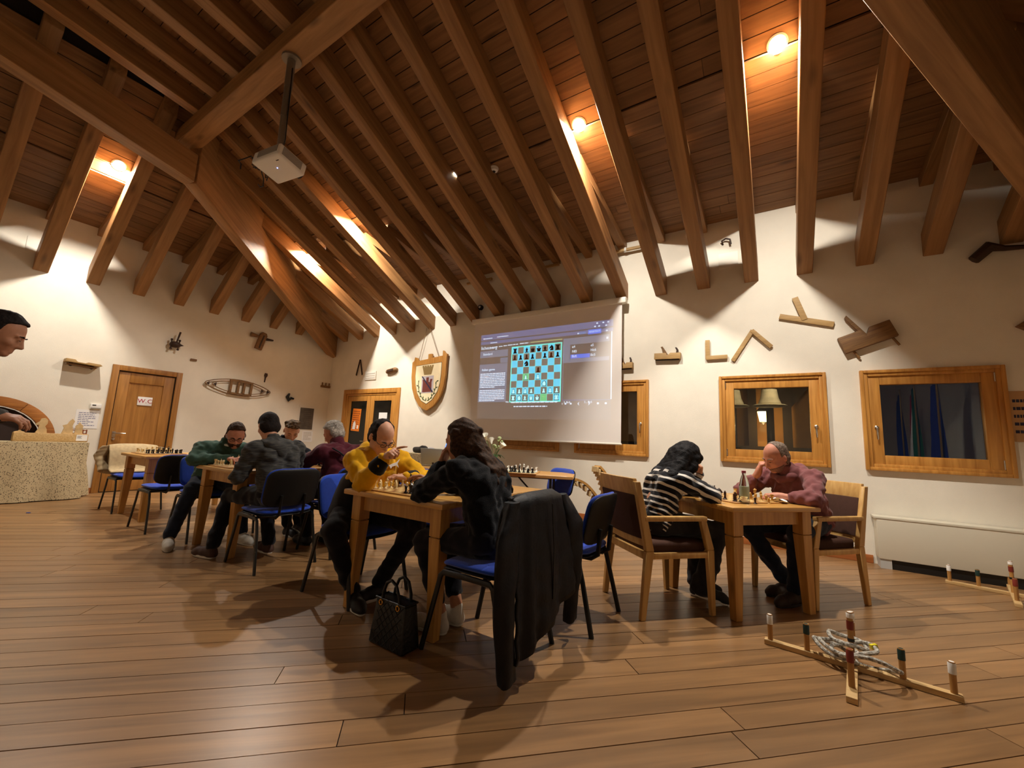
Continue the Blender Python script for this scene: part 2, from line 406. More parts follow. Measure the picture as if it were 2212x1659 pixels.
# ---- recessed ceiling lamps
m_trim = mat('lamp_trim', '#e8e6e0', rough=.3)
m_lens = mat('lamp_lens', '#fff4e0', emis=(1, .94, .86), estr=40)
def lamp_geo():
    ring = MB().lathe([(.082, 0), (.082, -.008), (.066, -.012), (.064, .0)], 24); ln = MB().lathe([(.0001, -.004), (.064, -.004)], 24)
    return ring, ln
LAMPS = [(1.80, -1.9), (3.8, -2.2), (5.71, -2.2), (7.6, -2.2), (9.5, -2.2)]
lamp_names = ['hidden behind rafters by the hip beam', 'mostly hidden by a rafter above the shield', 'in front of the smoke detector', 'brightest, above the projection screen', 'largest in view, at the upper right']
TILT = -14
def downlight(pos, nrm, label, yaw=0):
    n = Vector(nrm).normalized(); zx = -n; ex = Vector((1, 0, 0)) if abs(n.x) < .5 else Vector((0, 1, 0)); ey = zx.cross(ex).normalized(); ex = ey.cross(zx)
    # local +z points up into the boarding
    M = Matrix((ex, ey, zx)).transposed().to_4x4(); M.translation = Vector(pos)
    t = thing('recessed_ceiling_lamp', label, 'lamp', group='recessed lamps in the boarded roof'); t.matrix_world = M
    ring, ln = lamp_geo(); ring.build('trim_ring', m_trim, t, smooth=True); ln.build('lens', m_lens, t)
    ld = bpy.data.lights.new('lamp_light', 'AREA'); ld.shape = 'DISK'; ld.size = .1; ld.energy = LAMP_W; ld.color = LAMP_C
    lo = bpy.data.objects.new('lamp_light', ld); COL.objects.link(lo); lo.parent = t; lo.location = (0, 0, -.03)
    ax = Vector((0, -1, 0)).cross(Vector((0, 0, 1))) if abs(n.x) < .1 else Vector((1, 0, 0)).cross(Vector((0, 0, 1)))
    lo.rotation_mode = 'QUATERNION'; lo.rotation_quaternion = (M.to_3x3().inverted() @ Matrix.Rotation(R(TILT), 3, ax)).to_quaternion()      # gimbal turned towards the wall
    return t
for (x, y), nm in zip(LAMPS, lamp_names):
    downlight((x, y, cz_back(-y)-.0005), (0, -SB, -1), 'round white recessed ceiling lamp, '+nm)
for y, nm in ((-4.64, 'alone on the left roof slope'),):
    downlight((1.42, y, cz_left(1.42)-.0005), (SL, 0, -1), 'round white recessed ceiling lamp, '+nm)
# ================================================================== WINDOWS, DOORS
m_hand = mat('satin_chrome', '#d8d4cc', rough=.22, metal=1.)
def frame4(mb, u0, u1, v0, v1, w, d0, d1):
    """rectangular frame bars between outer u0..u1,v0..v1, bar width w, depth d0..d1 (out of the wall)"""
    mb.span((u0, v0, d0), (u0+w, v1, d1)); mb.span((u1-w, v0, d0), (u1, v1, d1))
    mb.span((u0+w, v1-w, d0), (u1-w, v1, d1)); mb.span((u0+w, v0, d0), (u1-w, v0+w, d1)); return mb
def bars(u0, u1, v0, v1, w, d0, d1):
    return [MB().span((u0, v0, d0), (u0+w, v1, d1)), MB().span((u1-w, v0, d0), (u1, v1, d1)),
            MB().span((u0+w, v1-w, d0), (u1-w, v1, d1)), MB().span((u0+w, v0, d0), (u1-w, v0+w, d1))]
def window(idx, x0, x1, hinge, label):
    wd, ht = x1-x0, WZ1-WZ0
    t = structure(empty('window_%d' % idx), label, 'window'); place_wall(t, 'back', x0, WZ0)
    # casing proud of the wall, stepped, then the sash set in
    cs = MB(); frame4(cs, 0, wd, 0, ht, .035, -.02, .045); frame4(cs, .03, wd-.03, .03, ht-.03, .04, -.05, .03)
    cs.build('casing', m_frame, t, bevel=.008)
    sh = MB(); frame4(sh, .066, wd-.066, .062, ht-.062, .105, -.07, .012); s = sh.build('sash', m_frame, t, bevel=.006)
    MB().span((.165, .16, -.04), (wd-.165, ht-.16, -.034)).build('pane', m_glass, t)
    dark = MB(); frame4(dark, .06, wd-.06, .056, ht-.056, .012, -.068, .005); dark.build('sash_gap', m_dark, t)
    hx = .118 if hinge == 'r' else wd-.118
    h = MB(); h.lathe([(.0001, .0), (.02, 0), (.02, .012), (.012, .016), (.012, .04)], 12, Matrix.Identity(3), (hx, .42*ht, .012))
    h.tube([(hx, .42*ht, .045), (hx, .42*ht-.02, .052), (hx, .42*ht-.12, .05), (hx, .42*ht-.135, .046)], [.011, .011, .009, .006], 8)
    h.build('window_handle', m_hand, s, smooth=True)
    gx = wd-.075 if hinge == 'r' else .075
    for v in (.12, ht-.12): MB().lathe([(.008, -.045), (.008, .045)], 8, rotx(R(-90)), (gx, v, .018)).build('hinge', m_hand, s, smooth=True)
    return t
window(1, *WIN[0], 'l', 'small oak window almost wholly behind the projection screen, left one')
window(2, *WIN[1], 'l', 'oak window half covered by the right edge of the projection screen')
window(3, *WIN[2], 'l', 'oak framed window showing the lit lantern outside')
window(4, *WIN[3], 'r', 'oak framed window at the right reflecting flags')
# ---- toilet door on the left wall
m_door = wood('door_oak', '#8f5f2a', '#b17c3c', axis=1, scale=1.0, rough=.42, rnd=.03, knots=False)
d1 = structure(empty('door_1'), 'oak panelled toilet door in an oak casing', 'door'); place_wall(d1, 'left', DY0, 0)
dw = DY1-DY0
fr = MB(); fr.span((0, 0, -.1), (.09, DZ, .03)); fr.span((dw-.09, 0, -.1), (dw, DZ, .03)); fr.span((.09, DZ-.09, -.1), (dw-.09, DZ, .03)); fr.build('door_frame', m_door, d1, bevel=.008)
fr = MB(); fr.span((.085, 0, -.06), (.1, DZ-.09, .012)); fr.span((dw-.1, 0, -.06), (dw-.085, DZ-.09, .012)); fr.span((.1, DZ-.105, -.06), (dw-.1, DZ-.085, .012)); fr.build('door_stop', m_dark, d1)
lf = MB(); lx0, lx1 = .1, dw-.1
lf.span((lx0, .01, -.045), (lx0+.15, DZ-.1, -.005)); lf.span((lx1-.15, .01, -.045), (lx1, DZ-.1, -.005)); lf.span((lx0+.15, DZ-.28, -.045), (lx1-.15, DZ-.1, -.005)); lf.span((lx0+.15, .01, -.045), (lx1-.15, .22, -.005)); lf.span((lx0+.15, .62, -.045), (lx1-.15, .76, -.005))
leaf = lf.build('door_leaf', m_door, d1, bevel=.005)
for v0, v1 in ((.215, .625), (.755, DZ-.275)): MB().span((lx0+.145, v0, -.045), (lx1-.145, v1, -.024)).build('door_panel', m_door, leaf)
h = MB(); h.span((lx0+.04, .9, -.006), (lx0+.085, 1.0, .004)); h.tube([(lx0+.062, .97, 0), (lx0+.062, .97, .05), (lx0+.08, .97, .055), (lx0+.2, .97, .05)], .01, 8); h.lathe([(.0001, 0), (.02, 0), (.02, .02), (.0001, .025)], 10, None, (lx0+.062, .87, -.004)); h.build('door_handle', m_hand, leaf, smooth=True)
# ---- dark glazed double door on the back wall
d2 = structure(empty('door_2'), 'oak double door with two dark glass panes', 'door'); X0 = .633; place_wall(d2, 'back', X0, 0)
dw = 2.576-X0; DH = 2.17
fr = MB(); fr.span((0, 0, -.1), (.1, DH, .03)); fr.span((dw-.1, 0, -.1), (dw, DH, .03)); fr.span((.1, DH-.1, -.1), (dw-.1, DH, .03)); fr.build('door_frame', m_frame, d2, bevel=.01)
fr = MB(); fr.span((.1, 0, -.1), (.15, DH-.1, .008)); fr.span((dw-.15, 0, -.1), (dw-.1, DH-.1, .008)); fr.span((.15, DH-.15, -.1), (dw-.15, DH-.1, .008)); fr.build('inner_frame', m_frame, d2, bevel=.006)
m_dglass = mat('dark_glass', '#14130f', rough=.12, spec=.5)
for i, (a, c) in enumerate(((.152, dw/2-.003), (dw/2+.003, dw-.152))):
    s = MB(); frame4(s, a, c, .01, DH-.155, .12, -.05, -.002); lf = s.build('door_leaf', m_frame, d2, bevel=.005)
    MB().span((a+.115, .12, -.03), (c-.115, DH-.27, -.02)).build('pane', m_dglass, lf)
    MB().tube([((c if i == 0 else a)+(-.06 if i == 0 else .06), .98, 0), ((c if i == 0 else a)+(-.06 if i == 0 else .06), .98, .05), ((c if i == 0 else a)+(-.17 if i == 0 else .17), .98, .05)], .01, 8).build('door_handle', m_hand, lf, smooth=True)
m_paper = mat('paper', '#eceae6', rough=.8); m_orange = mat('orange_paper', '#e07a1c', rough=.8); m_ink = mat('ink', '#30304a', rough=.8); m_brownink = mat('brown_ink', '#8a3a10', rough=.8)
def sheet_on(side, a, z, w, h, label, m, lines=0, off=.002, tilt=0., inkm=None, name='paper_notice', seed=1, margin=.12):
    t = thing(name, label, 'notice'); place_wall(t, side, a, z, off)
    t.matrix_world = t.matrix_world @ Matrix.Rotation(tilt, 4, 'Z')
    MB().span((-w/2, -h/2, 0), (w/2, h/2, .0025)).build('sheet', m, t)
    if lines:
        rr = random.Random(seed); mb = MB(); st = h*(1-2*margin)/lines
        for i in range(lines):
            v = h/2-h*margin-st*(i+.5); L = w*(1-2*margin)*rr.choice([1, .95, .9, .6, .98]); u = -w/2+w*margin; e = u+L
            while u < e:
                q = min(rr.uniform(.06, .18)*w, e-u); mb.span((u, v-st*.2, .0025), (u+q, v+st*.2, .003)); u += q+.025*w
        mb.build('print', inkm or m_ink, t)
    return t
# two notices on the glazed door
t = sheet_on('back', 1.13, 1.46, .3, .52, 'orange poster on the left pane of the double door', m_orange, 9, off=-.018, tilt=R(-3), inkm=m_brownink, name='poster', seed=4, margin=.08)
mb = MB(); mb.prism([(-.1, -.22), (.0, -.22), (.01, -.1), (-.03, -.02), (-.08, -.08)], .001, None, .004); mb.prism([(.06, -.2), (.11, -.2), (.11, -.12), (.06, -.12)], .001, None, .004); mb.build('figure', m_paper, t)
sheet_on('back', 2.05, 1.44, .27, .38, 'plain white sheet on the right pane of the double door', m_paper, 0, off=-.018)
# WC sign
m_red = mat('sign_red', '#b0203a', rough=.6)
def text_mesh(s, size, depth=.001, align='CENTER', space=1.0):
    cu = bpy.data.curves.new('txt', 'FONT'); cu.body = s; cu.size = size; cu.extrude = depth; cu.align_x = align; cu.align_y = 'CENTER'; cu.space_character = space; cu.resolution_u = 2
    o = bpy.data.objects.new('txt', cu); me = bpy.data.meshes.new_from_object(o); bpy.data.objects.remove(o); bpy.data.curves.remove(cu)
    return me
def lettering(s, size, m, parent, loc=(0, 0, 0), name='lettering', align='CENTER', depth=.001, space=1.0, bold=0., sx=1.0):
    me = text_mesh(s, size, depth, align, space); o = link(name, me, m, parent); o.location = loc; o.scale = (sx, 1, 1)
    return o
t = thing('toilet_sign', 'white plate with red lettering W.C on the oak door', 'sign'); place_wall(t, 'left', -3.51, 1.54, -.022)
MB().span((-.1, -.075, 0), (.1, .075, .012)).build('plate', m_paper, t, bevel=.002)
lettering('W.C', .1, m_red, t, (0, 0, .013), space=1.05, depth=.0015)
# ================================================================== PROJECTION SCREEN
m_scr = mat('screen_cloth', '#e8e2dc', rough=.85, spec=.1)
m_case = mat('screen_case', '#e6e0d2', rough=.5)
SX0, SX1, SZ0, SZ1, SY = 4.62, 7.45, 1.16, 3.31, .14
t = thing('projection_screen', 'pulled down white projection screen showing a chess lesson web page', 'screen')
place_wall(t, 'back', SX0, SZ0, SY); sw, sh = SX1-SX0, SZ1-SZ0
MB().span((0, 0, -.001), (sw, sh, .001)).build('cloth', m_scr, t)
c = MB(); c.span((-.05, sh-.02, -.06), (sw+.07, sh+.07, .045)); c.build('case', m_case, t, bevel=.015)
MB().tube([(-.01, 0, 0), (sw+.01, 0, 0)], .014, 8).build('bottom_bar', m_case, t, smooth=True)
for u in (.25, sw-.25): MB().span((u-.02, sh, -.14), (u+.02, sh+.05, -.05)).build('wall_bracket', m_case, t)
# the projected picture, thin prints on the cloth that glow with the projector's light
def glow(name, col, e): 
    c = hexc(col); return mat('proj_'+name, '#e4dfda', rough=.9, spec=.05, emis=c[:3], estr=e)
g_bg = glow('page', '#6a7480', .16); g_hdr = glow('header', '#5a7ac0', .34); g_pan = glow('panel', '#7a93b8', .34); g_txt = glow('text', '#cfe6ff', .75)
g_l = glow('light_square', '#20c4ee', .8); g_d = glow('dark_square', '#8a9a98', .2); g_edge = glow('board_edge', '#50f0e0', .8); g_hi = glow('move_square', '#50e890', .5)
g_blue = glow('blue', '#1f66e8', .7); g_lblue = glow('light_blue', '#5aa0f0', .55); g_yel = glow('yellow', '#c8d890', .45); g_wp = glow('white_piece', '#a8f4f8', .8)
m_bp = mat('proj_black_piece', '#5c4438', rough=.9, spec=.05); m_bpo = mat('proj_orange_piece', '#8f5a3a', rough=.9, spec=.05); m_lnk = mat('proj_line', '#5c8a94', rough=.9, emis=(.05, .12, .15), estr=.5)
IX0, IX1, IZ0, IZ1 = 4.785-SX0, 7.295-SX0, 1.50-SZ0, 3.06-SZ0       # picture on the cloth
iw, ih = IX1-IX0, IZ1-IZ0
def lay(u, v):                                                   # page layout in picture fractions from the top left
    u = u*.73 if u < .345 else (.675+(u-.63)*.9 if u > .625 else .28+(u-.348)*1.44)
    v = v*.72 if v < .23 else (v-.067 if v < .9 else .833+(v-.945)*.9)
    return u, v
def pr(mb, a, c, z, raw=False):
    if not raw: a, c = lay(*a), lay(*c)
    mb.span((IX0+a[0]*iw, IZ1-a[1]*ih, z), (IX0+c[0]*iw, IZ1-c[1]*ih, z+.0006)); return mb
pr(MB(), (0, 0), (1, .995), .001, True).build('picture_ground', g_bg, t)
mb = MB(); pr(mb, (0, 0), (1, .095), .0018); pr(mb, (0, .115), (1, .165), .0018); mb.build('browser_bars', g_hdr, t)
mb = MB(); pr(mb, (0, .265), (.335, .345), .0018); pr(mb, (.25, .36), (.335, .42), .0018); pr(mb, (0, .425), (.335, .87), .0018); pr(mb, (.63, .205), (.975, .285), .0018); pr(mb, (.63, .285), (.685, .475), .0018); pr(mb, (.685, .435), (.975, .475), .0018); pr(mb, (.63, .285), (.635, .9), .0018); mb.build('panels', g_pan, t)
# board
bu0, bu1, bv0, bv1 = .281, .66, .19, .8
pr(MB(), (bu0-.006, bv0-.01), (bu1+.006, bv1+.01), .0018, True).build('board_edge', g_edge, t)
lt, dk, hi = MB(), MB(), MB(); cu, cv = (bu1-bu0)/8, (bv1-bv0)/8
for r in range(8):
    for cc in range(8):
        tgt = hi if (r, cc) in ((4, 2), (7, 5)) else (lt if (r+cc) % 2 == 0 else dk)
        pr(tgt, (bu0+cc*cu+.001, bv0+r*cv+.001), (bu0+(cc+1)*cu-.001, bv0+(r+1)*cv-.001), .0026, True)
lt.build('light_squares', g_l, t); dk.build('dark_squares', g_d, t); hi.build('marked_squares', g_hi, t)
def sil(kind):
    P = {'P': [(-.3, .1), (.3, .1), (.26, .2), (.12, .42), (.17, .5), (.12, .6), (.16, .7), (.08, .8), (-.08, .8), (-.16, .7), (-.12, .6), (-.17, .5), (-.12, .42), (-.26, .2)],
         'R': [(-.32, .1), (.32, .1), (.32, .2), (.22, .28), (.2, .62), (.3, .7), (.3, .86), (.16, .86), (.16, .78), (.07, .78), (.07, .86), (-.07, .86), (-.07, .78), (-.16, .78), (-.16, .86), (-.3, .86), (-.3, .7), (-.2, .62), (-.22, .28), (-.32, .2)],
         'N': [(-.22, .1), (.32, .1), (.34, .4), (.28, .65), (.12, .82), (0, .9), (-.04, .8), (-.2, .66), (-.34, .42), (-.26, .34), (-.12, .42), (.02, .48), (-.16, .28)],
         'B': [(-.34, .1), (.34, .1), (.3, .2), (.1, .22), (.12, .34), (.2, .5), (.12, .68), (.04, .76), (.06, .86), (-.06, .86), (-.04, .76), (-.12, .68), (-.2, .5), (-.12, .34), (-.1, .22), (-.3, .2)],
         'Q': [(-.26, .1), (.26, .1), (.24, .3), (.36, .72), (.2, .5), (.18, .8), (.07, .52), (0, .86), (-.07, .52), (-.18, .8), (-.2, .5), (-.36, .72), (-.24, .3)],
         'K': [(-.26, .1), (.26, .1), (.24, .3), (.36, .5), (.3, .62), (.14, .6), (.05, .52), (.05, .72), (.12, .72), (.12, .8), (.05, .8), (.05, .9), (-.05, .9), (-.05, .8), (-.12, .8), (-.12, .72), (-.05, .72), (-.05, .52), (-.14, .6), (-.3, .62), (-.36, .5), (-.24, .3)]}
    return P[kind]
pos = ['r.bqkbnr', 'pppp.ppp', '..n.....', '....p...', '..B.P...', '.....N..', 'PPPP.PPP', 'RNBQK..R']
bw_, bo_, wp_, wo_ = MB(), MB(), MB(), MB()
for r, row in enumerate(pos):
    for cc, ch in enumerate(row):
        if ch == '.': continue
        cx = IX0+(bu0+(cc+.5)*cu)*iw; cy = IZ1-(bv0+(r+1)*cv)*ih; sx, sy = cu*iw, cv*ih
        poly = [(cx+p[0]*sx, cy+p[1]*sy) for p in sil(ch.upper())]
        if ch.islower(): (bo_ if (ch == 'p' and (r+cc) % 2 == 1) else bw_).prism(poly, .0006, None, .0034)
        else:
            wo_.prism([(cx+p[0]*sx*1.12, cy+(.47+(p[1]-.47)*1.1)*sy) for p in sil(ch)], .0004, None, .0032); wp_.prism([(cx+p[0]*sx*.82, cy+(.47+(p[1]-.47)*.84)*sy) for p in sil(ch)], .0006, None, .0037)
bw_.build('black_diagram_pieces', m_bp, t); bo_.build('brown_diagram_pieces', m_bpo, t); wo_.build('piece_outlines', m_lnk, t); wp_.build('white_diagram_pieces', g_wp, t)
# words and rows of print
def word(s, u, v, size, m=g_txt, al='LEFT', sx=1.):
    u, v = lay(u, v); return lettering(s, size, m, t, (IX0+u*iw, IZ1-v*ih, .0035), 'screen_text', al, .0004, sx=sx)
word('lichess.org', .008, .225, .085); word('Standard', .035, .305, .06); word('Italian game', .03, .49, .062)
word('REGISTRATI', .868, .145, .042, al='CENTER', sx=.85); word('ACCEDI', .775, .15, .035, g_lblue, 'CENTER')
word('e4', .7, .31, .055); word('e5', .84, .31, .055); word('Nf3', .7, .36, .055); word('Nc6', .84, .36, .055); word('Bc4', .7, .41, .055); word('Bc5', .84, .41, .055)
word('3. Bc4', .645, .885, .045); word('3... Bc5', .8, .885, .045); word('FEN', .335, .915, .035)
mb = MB(); rr = random.Random(5)
for i in range(17):
    if i == 9: continue
    v = .535+i*.0195; u = .015; e = .015+.3*(.62 if i in (8, 16) else 1)
    while u < e:
        q = min(rr.uniform(.012, .04), e-u); pr(mb, (u, v), (u+q, v+.0105), .0026); u += q+.005
for u0, u1, v in ((.03, .14, .06), (.2, .33, .052), (.12, .2, .14), (.12, .16, .222), (.17, .21, .218), (.225, .265, .214), (.28, .32, .21), (.33, .38, .206), (.39, .44, .202), (.355, .6, .915), (.37, .55, .965)):
    u = u0
    while u < u1: q = min(rr.uniform(.01, .025), u1-u); pr(mb, (u, v), (u+q, v+.012), .0026); u += q+.004
for u, v in ((.93, .03), (.965, .03), (.885, .03), (.87, .075), (.9, .075), (.95, .075), (.66, .945), (.63, .945), (.7, .945), (.9, .945), (.955, .945), (.745, .15), (.96, .25), (.955, .15)): pr(mb, (u-.006, v-.01), (u+.006, v+.008), .0026)
for u in (.765, .83):
    s = -1 if u < .8 else 1
    uu, vv = lay(u, .945); mb.prism([(IX0+uu*iw, IZ1-(vv-.02)*ih), (IX0+(uu+s*.012)*iw, IZ1-vv*ih), (IX0+uu*iw, IZ1-(vv+.02)*ih), (IX0+(uu+s*.005)*iw, IZ1-vv*ih)][::s], .0006, None, .0028)
pr(mb, (.988, .17), (.993, .9), .0026)
mb.build('small_print', g_txt, t)
mb = MB(); pr(mb, (.45, .2), (.615, .212), .0026); mb.build('yellow_menu', g_yel, t)
mb = MB(); pr(mb, (.82, .112), (.915, .178), .0026); pr(mb, (.69, .392), (.835, .432), .0026); pr(mb, (.635, .862), (.8, .905), .0026); mb.build('blue_marks', g_blue, t)
pr(MB(), (.8, .862), (.985, .905), .0026).build('pale_blue_bar', g_lblue, t)

for o in t.children:
    if o.name.split('.')[0] in ('panels', 'browser_bars', 'black_diagram_pieces', 'brown_diagram_pieces', 'white_diagram_pieces', 'piece_outlines', 'light_squares', 'dark_squares', 'marked_squares', 'small_print', 'blue_marks', 'screen_text'): o['kind'] = 'stuff'
for o in bpy.data.objects:
    if o.name.split('.')[0] in ('print', 'lettering', 'figure'): o['kind'] = 'stuff'
# ================================================================== THINGS ON THE WALLS AND CEILING
m_old = wood('old_tool_wood', '#6b4a2a', '#8c673c', axis=0, scale=3, rough=.6, rnd=.05, knots=False)
m_pale = wood('pale_tool_wood', '#9c7b4c', '#b8965f', axis=0, scale=3, rough=.6, rnd=.05, knots=False)
m_darkw = mat('dark_tool_wood', '#3a2416', rough=.6, var=.2, vscale=20)
m_iron = mat('dark_iron', '#2a2624', rough=.5, metal=.6)
m_white = mat('white_plastic', '#e9e6df', rough=.45)
m_blackp = mat('black_plastic', '#161514', rough=.45)
def wall_thing(name, label, cat, side, a, z, tilt=0., off=0., group=None):
    t = thing(name, label, cat, group=group); place_wall(t, side, a, z, off)
    t.matrix_world = t.matrix_world @ Matrix.Rotation(tilt, 4, 'Z'); return t
# ---- coat of arms on a shield-shaped board, hung on a cord
t = wall_thing('shield_plaque', 'large carved wooden shield with a painted coat of arms hanging on a cord', 'plaque', 'back', 3.44, 1.66, R(1.5), .03)
m_shw = wood('shield_wood', '#a5702f', '#c8924a', axis=1, scale=1.5, rough=.5, rnd=.02, knots=False); m_field = mat('shield_field', '#e9d9b2', rough=.7, var=.05, vscale=6)
outer = [(0, 0), (.2, .1), (.36, .28), (.44, .48), (.475, .72), (.49, 1.06), (.5, 1.12), (.44, 1.15), (.40, 1.2), (.375, 1.2), (.375, 1.1), (.08, 1.08), (.08, 1.17), (-.02, 1.17), (-.02, 1.07), (-.28, 1.05), (-.33, 1.12), (-.4, 1.14), (-.42, 1.06), (-.47, 1.03), (-.475, .72), (-.44, .48), (-.35, .27), (-.2, .09)]
MB().prism(outer, .05, None, .0).build('backboard', m_shw, t, bevel=.008)
inner = [(0, .14), (.15, .22), (.28, .38), (.34, .55), (.36, .74), (.365, .96), (-.34, .94), (-.35, .74), (-.33, .55), (-.27, .37), (-.15, .21)]
rim = [(x*1.02, .6+(y-.6)*1.02) for x, y in inner]
MB().prism(rim, .004, None, .0495).build('field_edge', m_dark, t); MB().prism(inner, .004, None, .0505).build('field', m_field, t)
z0 = .0545; m_gold = mat('crest_gold', '#8f7648', rough=.6); m_lav = mat('crest_grey', '#b9b0b4', rough=.7); m_cas = mat('crest_red', '#6a2f24', rough=.7); m_blu = mat('crest_blue', '#1c2440', rough=.6); m_grn = mat('crest_green', '#4a5a34', rough=.7)
cr = MB(); cr.prism([(-.1, .74), (.1, .74), (.15, .9), (-.15, .9)], .004, None, z0)
for i in range(5): u = -.13+i*.065; cr.prism([(u-.022, .9), (u+.022, .9), (u+.024, .93), (u-.024, .93)], .004, None, z0)
cr.build('crown', m_gold, t)
MB().prism([(-.16, .36), (.17, .36), (.17, .71), (-.16, .71)], .003, None, z0).build('arms_ground', m_lav, t)
MB().prism([(-.13, .38), (.13, .38), (.12, .57), (.14, .64), (.08, .64), (.07, .58), (.04, .58), (.04, .68), (-.03, .68), (-.03, .58), (-.06, .58), (-.07, .64), (-.13, .64), (-.12, .57)], .003, None, z0+.003).build('castle', m_cas, t)
MB().prism([(-.16, .71), (-.13, .71), (.17, .38), (.15, .36)], .003, None, z0+.006).build('blue_bend', m_blu, t)
def laurel(s):
    mb = MB(); P = [(.02*s, .2), (.1*s, .24), (.18*s, .33), (.235*s, .45), (.25*s, .58)]
    mb.tube([(x, y, z0+.003) for x, y in P], .006, 6)
    for i in range(9):
        f = i/8*3.99; k = int(f); x = P[k][0]+(P[k+1][0]-P[k][0])*(f-k); y = P[k][1]+(P[k+1][1]-P[k][1])*(f-k)
        an = R(60 if s > 0 else 120)+(.7 if i % 2 else -.7); d = Vector((math.cos(an), math.sin(an))); q = Vector((-d.y, d.x))
        mb.prism([(x, y), tuple(Vector((x, y))+d*.03-q*.014), tuple(Vector((x, y))+d*.065), tuple(Vector((x, y))+d*.03+q*.014)], .003, None, z0+.002)
    return mb
for s in (-1, 1): laurel(s).build('laurel_branch', m_grn, t)
m_cord = mat('cord', '#8a6a44', rough=.9)
for u in (-.3, .27): MB().tube([(u, 1.06, .03), (-.06+u*.12, 1.74, .05)], .005, 6).build('cord', m_cord, t)
# ---- carpenters' tools
def bench_plane(name, label, side, a, z, L=.34, h=.075, tilt=0., m=m_pale, horn=True, wedge=True, iron=True):
    t = wall_thing(name, label, 'tool', side, a, z, tilt)
    b = MB().prism([(-L/2, -h/2), (L/2, -h/2), (L/2, h/2), (L*.12, h/2), (0, h*.1), (-L*.06, h/2), (-L/2, h/2)], .07, None, .0); b.build('body', m, t, bevel=.006)
    if horn: MB().tube([(L*.36, h/2, .035), (L*.37, h*.95, .035), (L*.32, h*1.3, .035), (L*.29, h*1.35, .035)], [.016, .014, .012, .008], 8).build('horn', m_darkw, t, smooth=True)
    if wedge: MB().prism([(-.02, 0), (.02, 0), (-.07, h*1.6), (-.095, h*1.5)], .045, None, .012).build('wedge', m_old, t)
    if iron: MB().span((-L/2+.02, -h/2-.012, .015), (L/2-.02, -h/2, .055)).build('sole', m_iron, t)
    return t
bench_plane('hand_plane', 'small wooden hand plane with a curved horn left of the L-shaped square', 'back', 8.085, 2.44, .36, .09, R(-2))
bench_plane('hand_plane', 'wooden hand plane half hidden by the right edge of the projection screen', 'back', 7.47, 2.34, .24, .09)
t = bench_plane('jack_plane', 'large round-backed wooden plane hung at a slant above the right window', 'back', 10.28, 2.5, .5, .2, R(20), m_old, False, True, False)
for u in (-.17, .2): MB().tube([(u, -.1, .03), (u+.02, -.2, .02)], .012, 6).build('peg', m_old, t)
def square_tool(name, label, a, z, arms, w=.055, tilt=0.):
    t = wall_thing(name, label, 'tool', 'back', a, z, tilt, .01)
    for i, (p, q) in enumerate(arms):
        p, q = Vector(p), Vector(q); d = (q-p).normalized(); n = Vector((-d.y, d.x))*w/2
        MB().prism([tuple(p-n), tuple(q-n), tuple(q+n), tuple(p+n)], .022, None, .0 if i == 0 else .006).build('arm', m_pale, t, bevel=.003)
    return t
square_tool('try_square', 'small wooden L-shaped try square on the wall', 8.7, 2.49, [((-.09, .14), (-.09, -.13)), ((-.11, -.11), (.15, -.11))])
square_tool('bevel_gauge', 'wooden V-shaped folding rule opened like a rafter above the lantern window', 9.15, 2.52, [((.0, .19), (-.24, -.2)), ((-.01, .19), (.2, -.05))], .05)
square_tool('mitre_square', 'wooden Y-shaped mitre square, highest tool right of the screen', 9.69, 2.86, [((-.24, .0), (.3, -.17)), ((-.07, .22), (.02, -.08))], .065)
t = wall_thing('carved_bracket', 'dark carved wooden tool high up at the far right', 'tool', 'back', 11.4, 3.3)
MB().tube([(-.22, -.06, .05), (-.1, .06, .06), (0, .02, .06), (.2, .0, .05), (.4, .03, .05)], [.05, .06, .03, .02, .02], 8).build('carving', m_darkw, t, smooth=True)
t = wall_thing('wooden_pulley', 'small brown wooden block at the right edge of the frame', 'tool', 'back', 11.5, 2.5)
MB().prism([(-.08, 0), (0, -.06), (.1, -.06), (.1, .06), (0, .06)], .06).build('block', m_old, t, bevel=.006)
t = sheet_on('back', 11.42, 1.6, .2, .5, 'brownish paper sheet with dark marks right of the right window', mat('parchment', '#c39a6c', rough=.8), 5, name='paper_notice', seed=8)
t = wall_thing('wooden_compass', 'open wooden compass hung point down near the room corner', 'tool', 'back', 1.14, 2.52, R(2), .01)
for s in (-1, 1): MB().prism([(-.012, .36), (.012, .36), (s*.1+.012, 0), (s*.1-.006, -.02)] if s > 0 else [(-.012, .36), (.012, .36), (-.1+.006, -.02), (-.1-.012, 0)], .02, None, .0 if s > 0 else .008).build('leg', m_darkw, t)
t = wall_thing('wall_vent', 'cream rectangular vent cover between the compass and the shield', 'vent', 'back', 1.54, 2.48)
MB().span((-.19, -.1, 0), (.19, .1, .02)).build('cover', m_case, t, bevel=.004)
for v in (-.05, 0, .05): MB().span((-.15, v-.006, .02), (.15, v+.006, .026)).build('slat', m_white, t)
t = wall_thing('shuttle', 'small oval wooden shuttle left of the shield', 'tool', 'back', 2.27, 2.55, R(8))
MB().tube([(-.17, 0, .03), (-.12, 0, .03), (.12, 0, .03), (.17, 0, .03)], [.03, .055, .055, .03], 10).build('body', m_old, t, smooth=True); MB().span((-.1, -.02, .07), (.1, .02, .09)).build('slot', m_darkw, t)
t = wall_thing('security_camera', 'small black round wall speaker between rafters left of the screen', 'speaker', 'back', 4.64, 3.66)
MB().lathe([(.0001, 0), (.05, 0), (.055, .03), (.045, .06), (.0001, .062)], 14).build('housing', m_iron, t, smooth=True); MB().lathe([(.0001, .062), (.025, .062), (.02, .07), (.0001, .07)], 12).build('grille', m_white, t, smooth=True)
